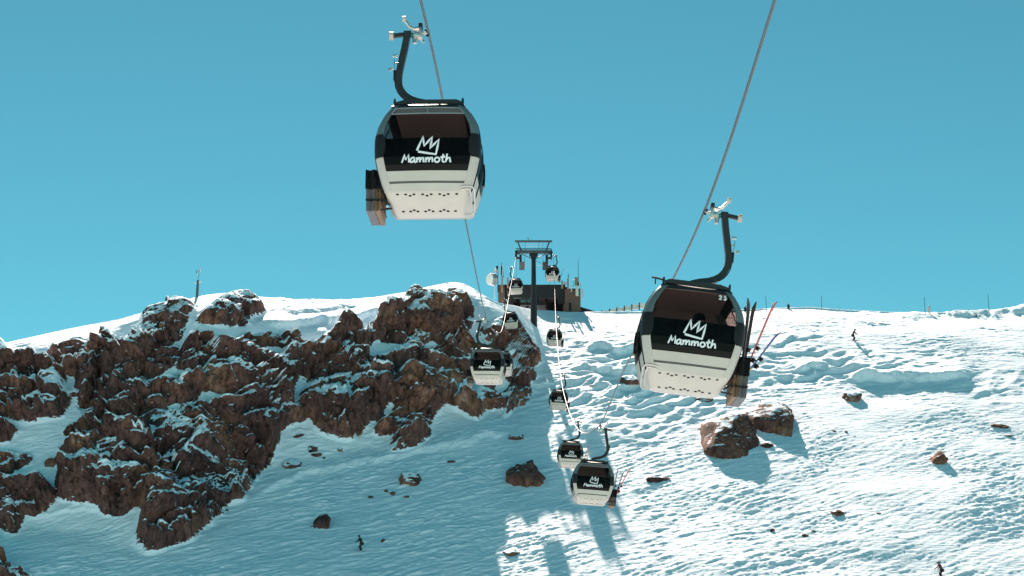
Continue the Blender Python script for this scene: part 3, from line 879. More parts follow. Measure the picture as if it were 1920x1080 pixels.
    def zig(z0, z1, x0, x1, y0, y1, n=2):
        pts = []
        for i in range(2 * n + 1):
            x = x0 + (x1 - x0) * i / (2 * n); pts.append((x, y0 + (.07 if i % 2 else 0)))
        pts += [(x1, y1), (x0, y1)]
        m2 = len(pts)
        vs = [(x, y, z0) for x, y in pts] + [(x, y, z1) for x, y in pts]
        fs = [tuple(range(m2))[::-1], tuple(range(m2, 2 * m2))] + [(i, (i + 1) % m2, (i + 1) % m2 + m2, i + m2) for i in range(m2)]
        return MB().add(vs, fs)
    bld(zig(.16, .53, -1.185, -.88, -.62, .45), 'ski_pocket', M_BLACK, rk_, False)
    bld(zig(-.06, .155, -1.17, -1.0, -.60, .40, 1), 'kick_plate', M_SCREEN, rk_, False)
    bld(zig(-.06, .155, -.99, -.90, -.60, .40, 1), 'tan_plate', M_ORANGE, rk_, False)
    bld(zig(-.27, -.07, -1.165, -1.005, -.59, .38, 1), 'kick_plate', M_SCREEN, rk_, False)
    bld(zig(-.27, -.07, -.995, -.905, -.59, .38, 1), 'tan_plate', M_ORANGE, rk_, False)
    bld(MB().box((-1.035, -.05, -.065), (.28, 1.14, .02)), 'plate_strap', M_BLACK, rk_, False)
    # seats seen through the smoked glass
    bld(MB().box((0, .55, .35), (1.5, .42, .10), bev=.03).box((0, .74, .72), (1.5, .10, .62), (-.12, 0, 0), .03), 'bench', M_SEAT)
    bld(MB().box((0, -.60, .35), (1.5, .30, .10), bev=.03), 'bench', M_SEAT)
    bld(MB().box((0, 0, .045), (1.5, 1.6, .02)), 'floor_mat', M_INSIDE)
    bld(MB().box((0, 0, 1.672), (1.30, 1.60, .02)), 'headliner', M_LINER)
    bld(patch(5, 7, .40, 1.69, 8, 8, -.03, .012), 'rear_trim', M_LINER)
    # emblem and lettering on the window (never mirrored)
    cz = lambda Yp: (825 - Yp) / 411.0 - .05
    cx = lambda Xp: (Xp - 602) / 436.0
    crown = [(522, 494), (536, 462), (570, 380), (574, 420), (580, 458), (610, 424), (646, 384), (636, 440), (628, 478), (660, 446), (700, 406), (688, 470), (676, 526), (600, 515), (531, 503)]
    b = on_front(MB(), [[(cx(p), cz(q)) for p, q in crown]], .0235)
    b.build('crown_emblem', M_PRINT, t)
    st, xe = write('Mammoth', 0, 0, .158, .06, .012)
    k_ = .93 / (xe - 0)
    st = [[(-.465 + p * k_, .525 + q) for p, q in s2] for s2 in st]
    on_front(MB(), st, .0175).build('lettering', M_PRINT, t)
    if number:
        st, xe = write('25', 0, 0, .085, 0, .24)
        st = [[(.43 + p * 1.25, 1.515 + q) for p, q in s2] for s2 in st]
        on_front(MB(), st, .014).build('cabin_number', M_PRINT, t)
    return t

# ------------------------------------------------------------------ haul ropes
def catmull(P, n=14):
    P = [Vector(p) for p in P]; out = []
    Q = [P[0] * 2 - P[1]] + P + [P[-1] * 2 - P[-2]]
    for i in range(1, len(Q) - 2):
        p0, p1, p2, p3 = Q[i - 1:i + 3]
        # centripetal spacing keeps the sag smooth
        t0 = 0; t1 = t0 + (p1 - p0).length ** .5; t2 = t1 + (p2 - p1).length ** .5; t3 = t2 + (p3 - p2).length ** .5
        for k in range(n):
            t = t1 + (t2 - t1) * k / n
            a1 = p0 * ((t1 - t) / (t1 - t0)) + p1 * ((t - t0) / (t1 - t0)); a2 = p1 * ((t2 - t) / (t2 - t1)) + p2 * ((t - t1) / (t2 - t1)); a3 = p2 * ((t3 - t) / (t3 - t2)) + p3 * ((t - t2) / (t3 - t2))
            b1 = a1 * ((t2 - t) / (t2 - t0)) + a2 * ((t - t0) / (t2 - t0)); b2 = a2 * ((t3 - t) / (t3 - t1)) + a3 * ((t - t1) / (t3 - t1))
            out.append(b1 * ((t2 - t) / (t2 - t1)) + b2 * ((t - t1) / (t2 - t1)))
    out.append(P[-1])
    return out
TW = at(1001, 628, 225.0)                                   # tower foot
ROPE_TOP_Z = at(1003, 474, 225.0).z
GL = {k_: at(*p) for k_, p in dict(near=(803, 60, 29.9), second=(914, 601, 93), third=(936, 624, 136), fourth=(953, 563, 205), fifth=(964, 502, 219)).items()}
GR = {k_: at(*p) for k_, p in dict(near=(1321, 395, 31.6), second=(1120, 802, 79.5), third=(1074, 789, 129), fourth=(1051, 703, 171), fifth=(1042, 595, 205), sixth=(1037, 479, 224)).items()}
XL, XR = at(969, 474, 225).x, at(1035, 474, 225).x
left_pts = [(-3.5, -60, 6), (-2.2, 8, 10.5), GL['near'], at(866, 380, 49), GL['second'], GL['third'], at(943.5, 610, 172), GL['fourth'], GL['fifth'], Vector((XL, 225, ROPE_TOP_Z)), Vector((XL, 236, ROPE_TOP_Z + .3)), Vector((XL, 262, 62.0))]
right_pts = [(2.2, -60, 8), (3.0, 6, 9.0), at(1453, 0, 22), GR['near'], at(1172, 690, 57), GR['second'], GR['third'], GR['fourth'], GR['fifth'], GR['sixth'], Vector((XR, 225.5, ROPE_TOP_Z)), Vector((XR, 236, ROPE_TOP_Z + .3)), Vector((XR, 262, 62.0))]
for pts, nm in ((left_pts, 'haul rope on the left, carrying the upper left cabin'), (right_pts, 'haul rope on the right, carrying the numbered cabin')):
    o = MB().tube(catmull(pts, 16), .026, 8).build('haul_rope', M_ROPE)
    tag(o, 'grey steel ' + nm, 'rope', 'haul ropes of the gondola lift')

# ------------------------------------------------------------------ skis and poles
def ski(name, length, wdt, mat, mat2, tip_bend=.05):
    """upright: tail at the origin, tip up; bindings part way"""
    t = empty(name)
    n = 14; vs = []
    for i in range(n + 1):
        q = i / n; z = q * length
        w = wdt * (.86 + .22 * abs(2 * q - .95) ** 2) * (1 if q < .93 else max(.15, 1 - ((q - .93) / .07) ** 2 * .85))
        y = -tip_bend * max(0, (q - .84) / .16) ** 2
        for sx in (-1, 1):
            for sy in (-1, 1): vs.append((sx * w / 2, y + sy * .008, z))
    fs = []
    for i in range(n):
        a_ = i * 4; c = a_ + 4
        fs += [(a_, a_ + 2, c + 2, c), (a_ + 1, c + 1, c + 3, a_ + 3), (a_, c, c + 1, a_ + 1), (a_ + 2, a_ + 3, c + 3, c + 2)]
    fs += [(0, 1, 3, 2), (n * 4, n * 4 + 2, n * 4 + 3, n * 4 + 1)]
    MB().add(vs, fs).build('blade', mat, t)
    b = MB().box((0, -.05, length * .44), (wdt * .8, .06, .08), bev=.012)
    b.tube([(-wdt * .4, -.06, length * .44), (-wdt * .4, -.09, length * .455), (wdt * .4, -.09, length * .455), (wdt * .4, -.06, length * .44)], .009, 6)
    b.build('toe_piece', M_BLACK, t)
    b = MB().box((0, -.055, length * .30), (wdt * .8, .07, .09), bev=.012).tube([(0, -.08, length * .30), (0, -.115, length * .315)], .018, 6)
    b.tube([(-wdt * .4, -.05, length * .285), (-wdt * .45, -.10, length * .275), (wdt * .45, -.10, length * .275), (wdt * .4, -.05, length * .285)], .009, 6)
    b.build('heel_piece', M_BLACK, t)
    if mat2: MB().box((0, 0, length * .12), (wdt * .92, .019, length * .22)).build('tail_band', mat2, t)
    return t
# ------------------------------------------------------------------ hang the cabins
CAB_L = make_cabin(1); CAB_R = make_cabin(-1); CAB_25 = make_cabin(-1, number=True, vent=False)
def hang(tree, grip, mx, roll, yaw=0.0, pitch=0.0):
    rot = Euler((R(pitch), R(roll), R(yaw)), 'XYZ')
    off = rot.to_matrix() @ Vector((-.095 * mx, 0, 3.585))
    tree.location = grip - off; tree.rotation_euler = rot
    return tree
GRP_L, GRP_R = 'cabins on the left rope', 'cabins on the right rope'
specs = [
    (CAB_L, GL['near'], 1, 0.0, -2, GRP_L, 'large black and white gondola cabin against open sky, highest in the picture'),
    ('L', GL['second'], 1, 1.0, -3, GRP_L, 'medium gondola cabin in front of the cliff on the left rope'),
    ('L', GL['third'], 1, -2.0, -2, GRP_L, 'gondola cabin mostly hidden behind the cabin in front of the cliff'),
    ('L', GL['fourth'], 1, -4.0, 0, GRP_L, 'small gondola cabin over the dark rock just left of the tower foot'),
    ('L', GL['fifth'], 1, -2.5, 0, GRP_L, 'small gondola cabin before the station, left of the tower column'),
    (CAB_25, GR['near'], -1, 6.8, 1, GRP_R, 'large tilted gondola cabin numbered 25 over the sunlit slope'),
    (CAB_R, GR['second'], -1, 4.2, 2, GRP_R, 'lowest gondola cabin, medium sized, with skis in its side rack'),
    ('R', GR['third'], -1, 3.0, 2, GRP_R, 'gondola cabin partly hidden just above and left of the lowest one'),
    ('R', GR['fourth'], -1, 3.0, 2, GRP_R, 'small gondola cabin halfway up the right rope at the shadow edge'),
    ('R', GR['fifth'], -1, 2.0, 1, GRP_R, 'small gondola cabin below and right of the tower foot'),
    ('R', GR['sixth'], -1, 1.0, 0, GRP_R, 'small gondola cabin against the sky at the tower crossarm')]
CABS = []
for kind, grip, mx, roll, yaw, grp, lab in specs:
    o = kind if not isinstance(kind, str) else copy_tree(CAB_L if kind == 'L' else CAB_R)
    hang(o, grip, mx, roll, yaw)
    tag(o, lab, 'gondola cabin', grp)
    CABS.append(o)
bpy.context.view_layer.update()
def in_rack(cab, obj, x, y, z, lean_x, lean_y, label, group, turn=62):
    """stand a ski in a cabin's rack (right-hand racks): local rack position, then leans"""
    m = cab.matrix_world
    p = m @ Vector((x, y, z))
    obj.location = p
    obj.rotation_euler = (m.to_3x3() @ (Euler((R(lean_x), R(lean_y), 0)).to_matrix() @ Euler((0, 0, R(turn))).to_matrix())).to_euler()
    tag(obj, label, 'ski', group)
c25 = CABS[5]
in_rack(c25, ski('ski', 1.78, .085, M_SKIG, None), 1.05, -.40, -.05, 4, 1, 'tall grey ski standing upright in the rack of cabin 25', 'gear in the rack of cabin 25', -58)
in_rack(c25, ski('ski', 1.74, .085, M_BLACK, None), 1.06, -.36, -.05, 4, 4, 'black ski right behind the tall grey one in cabin 25\'s rack', 'gear in the rack of cabin 25', 40)
in_rack(c25, ski('ski', 1.80, .062, M_RED, None), 1.04, -.45, .0, 4, 17, 'long red ski leaning out of the rack of cabin 25', 'gear in the rack of cabin 25')
in_rack(c25, ski('ski', 1.20, .052, M_SKIB, M_SKIY), 1.08, -.50, .10, 4, 31, 'short blue ski with yellow tail leaning right from cabin 25', 'gear in the rack of cabin 25')
c2 = CABS[6]
for i, (x, le, L_, m1_, m2_, lab) in enumerate([
        (1.0, 6, 1.55, M_SKIG, None, 'dark ski upright in the rack of the lowest cabin'),
        (1.05, 24, 1.75, M_RED, None, 'red ski leaning farthest right from the lowest cabin'),
        (1.10, 14, 1.45, M_JACKR, M_SKIY, 'maroon ski with yellow tail in the rack of the lowest cabin'),
        (.98, -3, 1.25, M_BLACK, None, 'short black ski nearest the window in the lowest cabin\'s rack')]):
    in_rack(c2, ski('ski', L_, .085, m1_, m2_), x, -.45 + .12 * i, .05, 3, le, lab, 'gear in the rack of the lowest cabin')
c3 = CABS[7]
for i, (x, le, L_, m1_, lab) in enumerate([(1.0, 14, 1.7, M_RED, 'red ski leaning from the partly hidden cabin above the lowest one'),
                                           (1.06, 24, 1.35, M_SKIY, 'yellow ski leaning from the partly hidden cabin above the lowest one')]):
    in_rack(c3, ski('ski', L_, .085, m1_, None), x, -.4 + .15 * i, .05, 3, le, lab, 'gear in the rack of the partly hidden cabin')
in_rack(CABS[8], ski('ski', 1.5, .09, M_SKIG, None), 1.04, -.4, .1, 3, 10, 'dark ski in the rack of the cabin halfway up the right rope', 'gear in distant racks')
in_rack(CABS[10], ski('ski', 1.7, .10, M_SKIG, None), 1.04, -.4, .1, 3, 22, 'dark ski leaning from the cabin at the tower crossarm', 'gear in distant racks')
in_rack(CABS[9], ski('ski', 1.4, .10, M_SKIG, None), 1.04, -.4, .1, 3, 12, 'dark ski in the rack of the cabin below the tower foot', 'gear in distant racks')

# ------------------------------------------------------------------ lift tower
tw = empty('lift_tower', (TW.x, 225, TW.z - .6))
tag(tw, 'dark round steel lift tower with crossarm in front of the top station', 'lift tower')
HR = ROPE_TOP_Z - (TW.z - .6)                              # rope above the foot
MB().tube([(0, 0, -1.5), (0, 0, 6.2)], [.49, .45], 20).build('lower_column', M_TOWER, tw)
MB().tube([(0, 0, 6.2), (0, 0, 6.45)], .50, 20).build('flange', M_TOWER, tw)
MB().tube([(0, 0, 6.45), (0, 0, HR - .2)], [.36, .30], 20).build('upper_column', M_TOWER, tw)
gw = (XR - XL) / 2 + .1
MB().box((0, 0, HR + .12), (2 * gw, .55, .42), bev=.05).build('crossarm', M_GANTRY, tw)
MB().box((0, -.05, HR - .35), (1.2, .45, .5), bev=.08).box((0, -.05, HR - .75), (.8, .4, .35), bev=.06).build('arm_bracket', M_TOWER, tw)
for s_ in (-1, 1):
    MB().tube([(s_ * .3, -.1, HR - .9), (s_ * (gw - .9), -.1, HR - .2)], .06, 6).build('arm_strut', M_GANTRY, tw)
    MB().tube([(s_ * (gw - .85), 0, HR + .3), (s_ * (gw - .35), 0, HR + 1.62)], .09, 6, flat=(.2, .16, (0, 1, 0))).build('gantry_leg', M_GANTRY, tw)
    sh = MB().box((s_ * (gw + .02), 0, HR - .42), (.10, 4.2, .22), bev=.03).box((s_ * (gw - .35), 0, HR - .1), (.5, .35, .25), bev=.04).build('sheave_train', M_GANTRY, tw)
    for k in range(6):
        y = -1.75 + k * .7
        MB().disc((s_ * (gw - .1), y, HR - .26), (1, 0, 0), .22, .10, 18).disc((s_ * (gw - .1), y, HR - .26), (1, 0, 0), .08, .16, 10).build('sheave_wheel', M_DARK, sh)
    cw = MB().box((s_ * (gw - .95), 0, HR - 1.95), (.75, 4.2, .05)).build('catwalk', M_TOWER, tw)
    for yy in (-2.05, -.7, .7, 2.05):
        MB().tube([(s_ * (gw - .62), yy, HR - 1.95), (s_ * (gw - .62), yy, HR - .2)], .03, 5).build('catwalk_post', M_GANTRY, cw)
    MB().tube([(s_ * (gw - .62), -2.05, HR - 1.0), (s_ * (gw - .62), 2.05, HR - 1.0)], .025, 5).build('handrail', M_GANTRY, cw)
    MB().tube([(s_ * (gw - 1.3), -2.05, HR - 1.45), (s_ * (gw - 1.3), 2.05, HR - 1.45)], .025, 5).tube([(s_ * (gw - 1.3), -2.05, HR - 1.95), (s_ * (gw - 1.3), -2.05, HR - 1.2)], .025, 5).build('handrail', M_GANTRY, cw)
    MB().box((s_ * (gw - .75), -.3, HR - 1.1), (.34, .12, 1.5), bev=.02).build('side_plate', M_TOWER, tw)
    MB().box((s_ * (gw - .12), -1.9, HR - .75), (.30, .18, .9), bev=.03).build('sheave_guard', M_TOWER, tw)
    MB().box((s_ * (gw - .45), -2.0, HR - 1.35), (.55, .12, .30), bev=.03).build('catwalk_gate', M_TOWER, tw)
    MB().tube([(s_ * .3, -.2, HR - 2.0), (s_ * (gw - 1.3), -.2, HR - 1.95)], .035, 5).tube([(s_ * .3, -.2, HR - 1.2), (s_ * (gw - 1.3), -.2, HR - 1.75)], .03, 5).build('catwalk_brace', M_GANTRY, tw)
MB().box((0, 0, HR + 1.70), (2 * gw + .12, .32, .26), bev=.04).build('gantry_beam', M_GANTRY, tw)
MB().box((0, -.3, HR + .48), (2 * gw - .1, .10, .14)).build('gantry_rail', M_DARK, tw)
b = MB()
for x in (-1.15, .75, 1.3): b.tube([(x, -.25, HR + .3), (x, -.25, HR + 1.55)], .025, 5)
for z in (.85, 1.15): b.tube([(-1.2, -.25, HR + z), (1.35, -.25, HR + z)], .02, 5)
b.build('service_railing', M_GANTRY, tw)
MB().tube([(-.7, 0, HR + 1.8), (-.7, 0, HR + 2.15)], .03, 5).box((-.82, 0, HR + 2.18), (.2, .04, .10)).tube([(-.7, 0, HR + 2.1), (-.55, 0, HR + 2.1), (-.55, 0, HR + 1.95)], .025, 5).build('wind_vane', M_DARK, tw)
b = MB()
for k in range(30): b.tube([(-.18, -.52, .3 + k * .38), (.18, -.52, .3 + k * .38)], .018, 5)
for s_ in (-1, 1): b.tube([(s_ * .18, -.52, -.5), (s_ * .18, -.52, HR - .6)], .022, 5)
b.build('ladder', M_TOWER, tw)

# ------------------------------------------------------------------ top station on the crest
jc = int(np.argmin(np.abs(XS - 6.0)))
YB = float(GY[NR - 1, jc]) + 1.6
print('crest y', YB)
def bx(px0, px1, py0, py1, y=YB):
    a_, c = at(px0, py0, y), at(px1, py1, y)
    return a_.x, c.x, c.z, a_.z                            # x0, x1, z0, z1
st = empty('top_station', at(1010, 590, YB)); loc = Vector(st.location)
tag(st, 'brown and black top lift station with an open dark front on the crest', 'building')
def sbox(name, px0, px1, py0, py1, y0, y1, mat, parent=None, smooth=False):
    x0, x1, z0, z1 = bx(px0, px1, py0, py1, y0)
    return MB().box(((x0 + x1) / 2 - loc.x, (y0 + y1) / 2 - loc.y, (z0 + z1) / 2 - loc.z), (x1 - x0, y1 - y0, z1 - z0)).build(name, mat, parent or st, smooth)
wl = sbox('side_wall', 934, 946, 534, 602, YB, YB + 10, M_BUILD)
wr = sbox('side_wall', 1059, 1089, 541, 604, YB, YB + 10, M_BUILD)
sbox('fascia', 946.3, 1058.7, 536, 558, YB + .3, YB + 1.0, M_BUILDDK)
sbox('fascia_panel', 946.3, 962, 558.3, 574, YB + .35, YB + .6, M_BUILDDK)
sbox('fascia_panel', 1046, 1058.7, 558.3, 570, YB + .35, YB + .6, M_BUILDDK)
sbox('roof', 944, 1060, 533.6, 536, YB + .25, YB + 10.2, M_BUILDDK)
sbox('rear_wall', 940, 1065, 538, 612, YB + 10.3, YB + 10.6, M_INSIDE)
sbox('door', 1066.5, 1071.5, 568, 583, YB - .05, YB + .02, M_INSIDE, wr)
sbox('wall_panel', 1059.4, 1088.6, 541.3, 543, YB - .06, YB - .01, M_BUILDDK, wr)
pn = sbox('window', 976, 986, 559, 566, YB + 1.02, YB + 1.1, M_PANE)
sbox('window', 988, 994, 560, 566, YB + 1.02, YB + 1.1, M_PANE)
for k in range(6):
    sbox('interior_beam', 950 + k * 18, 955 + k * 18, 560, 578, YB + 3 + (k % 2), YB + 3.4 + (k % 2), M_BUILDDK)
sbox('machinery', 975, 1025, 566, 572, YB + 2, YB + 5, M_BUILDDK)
# sloping wing on the right
x0, x1, z0, z1 = bx(1089.3, 1126, 572, 600)
MB().prism([(x0 - loc.x, z0 - loc.z), (x1 - loc.x, z0 - loc.z), (x1 - loc.x, z1 - .95 - loc.z), (x0 - loc.x, z1 - loc.z)], 1.0, 7.0).build('wing', M_BUILDDK, st, False)
def ant(name, label, cat, y=YB - .3, **kw):
    o = empty(name, at(kw['px'], kw['py'], y)); tag(o, label, cat, 'antennas on the top station'); return o
def pole_thing(name, px, py0, py1, r, mat, label, cat, group=None, y=YB - .2, taper=1.0):
    p, q = at(px, py1, y), at(px, py0, y)
    b = MB().tube([(0, 0, 0), (0, 0, q.z - p.z)], [r, r * taper], 8)
    o = b.build(name, mat); o.location = p
    tag(o, label, cat, group); return o
G_ANT = 'antennas on the top station'
def dish(px, py, r, label, face=(-.8, -.6, 0), y=YB - .4):
    o = empty('dish_antenna', at(px, py, y)); tag(o, label, 'antenna', G_ANT)
    f = Vector(face).normalized()
    MB().tube([f * -.45 * r, f * .45 * r], r, 24).build('drum', M_STEEL, o)
    MB().tube([f * .451 * r, f * .53 * r, f * .56 * r], [r * .97, r * .92, r * .3], 24).build('radome', M_ANTW, o)
    MB().tube([f * -.5 * r, f * -.5 * r + Vector((.5 * r, .3, -.2))], .07, 8).build('mount', M_STEEL, o)
dish(922.5, 524, .92, 'large white drum dish antenna on the left end of the station')
dish(930, 507, .36, 'small pale dish antenna above the large drum dish')
def mast(px, py0, py1, label, extra, y=YB - .2, r=.07):
    o = empty('antenna_mast', at(px, py1, y)); tag(o, label, 'antenna mast', G_ANT)
    h_ = at(px, py0, y).z - o.location.z
    MB().tube([(0, 0, 0), (0, 0, h_)], [r, r * .5], 8).build('pole', M_TOWER, o)
    extra(o, h_); return o
mast(933.5, 498, 548, 'thin dark mast carrying the small dish at the station\'s left end', lambda o, h_: MB().box((-.12, 0, h_ - .25), (.34, .3, .35), bev=.06).build('head_unit', M_TOWER, o))
mast(940.5, 492, 540, 'tall dark mast with a pale rod beside the drum dish', lambda o, h_: (MB().tube([(.12, -.1, h_ * .42), (.22, -.1, h_ * .9)], .07, 8).build('pale_rod', M_ANTW, o), MB().box((0, 0, h_ * .68), (.22, .2, 1.3), bev=.04).build('head_unit', M_TOWER, o)))
mast(944, 509, 520, 'short whip rising from the tan panel antenna', lambda o, h_: MB().tube([(0, 0, h_), (0, 0, h_ + .2)], .015, 5).build('tip', M_TOWER, o), r=.04)
def panel(px, py0, py1, wd_, mat, label, y=YB - .45):
    o = empty('panel_antenna', at(px, py1, y)); tag(o, label, 'antenna', G_ANT)
    h_ = at(px, py0, y).z - o.location.z
    MB().box((0, 0, h_ / 2), (wd_, .22, h_), bev=.05).build('housing', mat, o)
    MB().tube([(0, .14, h_ * .15), (0, .14, h_ * .9)], .05, 6).build('mounting_tube', M_TOWER, o)
    MB().box((0, .16, h_ * .3), (.14, .12, .1)).build('clamp', M_TOWER, o)
panel(941.5, 518, 548, .24, M_ANT, 'tall tan panel antenna on the station\'s left corner')
panel(952, 520, 540, .24, M_ANT, 'shorter tan panel antenna right of the tall tan one')
panel(927.5, 535, 560, .2, M_ANTW, 'pale panel antenna low on the station\'s left edge')
panel(1054, 526, 541, .26, M_ANT, 'tan panel antenna at the left end of the right wall')
panel(1065, 522, 543, .26, M_ANT, 'tan panel antenna with a thin whip on the right wall')
panel(1071.5, 536.5, 547, .18, M_ANTW, 'narrow pale panel antenna in the middle of the right wall')
panel(1082, 536, 555, .44, M_ANTW, 'broad pale panel antenna on the right wall')
panel(1092.2, 542, 561, .22, M_ANTW, 'pale panel antenna hanging off the station\'s right edge', YB + .2)
panel(1080.5, 520, 536, .5, M_ANT, 'stout tan antenna box on the right corner of the roof', YB + .6)
mast(1084.5, 486, 536, 'tall thin whip mast at the right corner of the roof', lambda o, h_: MB().box((0, 0, .3), (.2, .2, .5)).build('base_box', M_TOWER, o), YB + .5, .05)
mast(1065.5, 512, 523, 'short whip above the right wall\'s tan panel', lambda o, h_: MB().tube([(0, 0, .2), (.12, 0, h_ * .7)], .02, 5).build('side_rod', M_TOWER, o), YB - .3, .05)
mast(1075, 524, 538, 'slim mast with a crossbar between the tan panels', lambda o, h_: MB().tube([(-.15, 0, h_ - .05), (.3, 0, h_ - .05)], .03, 5).build('crossbar', M_STEEL, o), YB - .1, .035)
o = empty('floodlight', at(1088.5, 533, YB)); tag(o, 'small white lamp head on the right corner of the station roof', 'lamp', None)
MB().tube([(0, 0, -.5), (0, 0, .0)], .03, 6).build('stem', M_TOWER, o); MB().box((.08, -.05, .05), (.32, .24, .24), (0, .4, 0), .06).build('head', M_ANTW, o)
mast(1058.5, 529, 536, 'low bracket frame between the two tan panels', lambda o, h_: MB().box((.2, 0, h_ * .5), (.7, .1, .12)).box((.2, 0, h_ * .9), (.7, .1, .1)).build('rail', M_STEEL, o), YB - .1, .04)

# low snow fence right of the station
fo = at(1165, 583, 239.0)
fo = empty('snow_fence', fo); tag(fo, 'low grey snow-topped barrier on the crest between station and cabin 25', 'barrier')
for i in range(6):
    p0, p1 = at(1128 + i * 14, 583.5 - i * 1.5, 239), at(1141.5 + i * 14, 582 - i * 1.5, 239)
    c = (p0 + p1) / 2 - fo.location
    hgt = .12 + .11 * i
    MB().box((c.x, 0, c.z + hgt / 2 - .2), ((p1 - p0).x, .12, hgt + .2), (0, .10, 0)).build('board', M_ANTW, fo, False)
    MB().box((c.x - .5, -.1, c.z + hgt / 2 - .3), (.14, .14, hgt + .5)).build('post', M_DARK, fo, False)

# ------------------------------------------------------------------ masts and stakes along the crest
_y = float(GY[NR - 1, int(np.argmin(np.abs(FPX[NR - 1] - 369)))]) + .4
p, q = at(369, 566, _y), at(369, 499, _y)
wm = empty('weather_mast', p); tag(wm, 'slim weather mast standing on the crest above the cliff', 'mast')
hh = q.z - p.z
MB().tube([(0, 0, -1), (0, 0, hh * .60)], [.20, .15], 10).build('pole', M_GANTRY, wm)
MB().tube([(0, 0, hh * .6), (.12, 0, hh * .9)], .05, 6).build('upper_pole', M_STEEL, wm)
MB().tube([(.05, 0, hh * .75), (-.22, 0, hh * .78), (-.22, 0, hh * .84)], .035, 6).disc((-.22, 0, hh * .86), (0, 0, 1), .10, .07, 10).build('wind_cup', M_DARK, wm)
MB().tube([(.12, 0, hh * .84), (.30, 0, hh * .86), (.30, 0, hh * .93)], .035, 6).disc((.30, 0, hh * .93), (0, 0, 1), .08, .10, 10).build('sensor', M_ANTW, wm)
MB().tube([(.28, 0, hh * .9), (.30, 0, hh * 1.0)], .018, 5).build('whip', M_STEEL, wm)
MB().box((.28, 0, hh * .56), (.3, .15, .12)).build('instrument_box', M_ANTW, wm)
MB().box((-.2, 0, hh * .52), (.25, .12, .1)).build('instrument_box', M_ANTW, wm)
for px, p0, p1, lab in [(1541, 556, 582, 'thin marker stake on the crest left of the lone skier'), (1735, 558, 590, 'thin marker stake on the crest beside the pale standing person'),
                        (1855, 554, 588, 'rightmost thin marker stake on the crest'), (1437, 556, 584, 'thin marker stake on the crest just right of the red ski'), (1449, 567, 584, 'short stake with a small sign right of the red ski')]:
    g = ground(px, p1); y = g.y + .3
    p, q = at(px, p1, y), at(px, p0, y)
    o = empty('marker_stake', p); tag(o, lab, 'stake', 'stakes along the crest')
    MB().tube([(0, 0, -.6), (0, 0, q.z - p.z)], .035, 6).build('rod', M_TOWER, o)
    if px == 1449: MB().box((0, -.04, q.z - p.z - .15), (.36, .03, .3)).build('sign_board', M_ANTW, o)
    else: MB().tube([(0, 0, q.z - p.z), (0, 0, q.z - p.z + .1)], [.045, .02], 6).build('cap', M_RED if px < 1500 else M_TOWER, o)

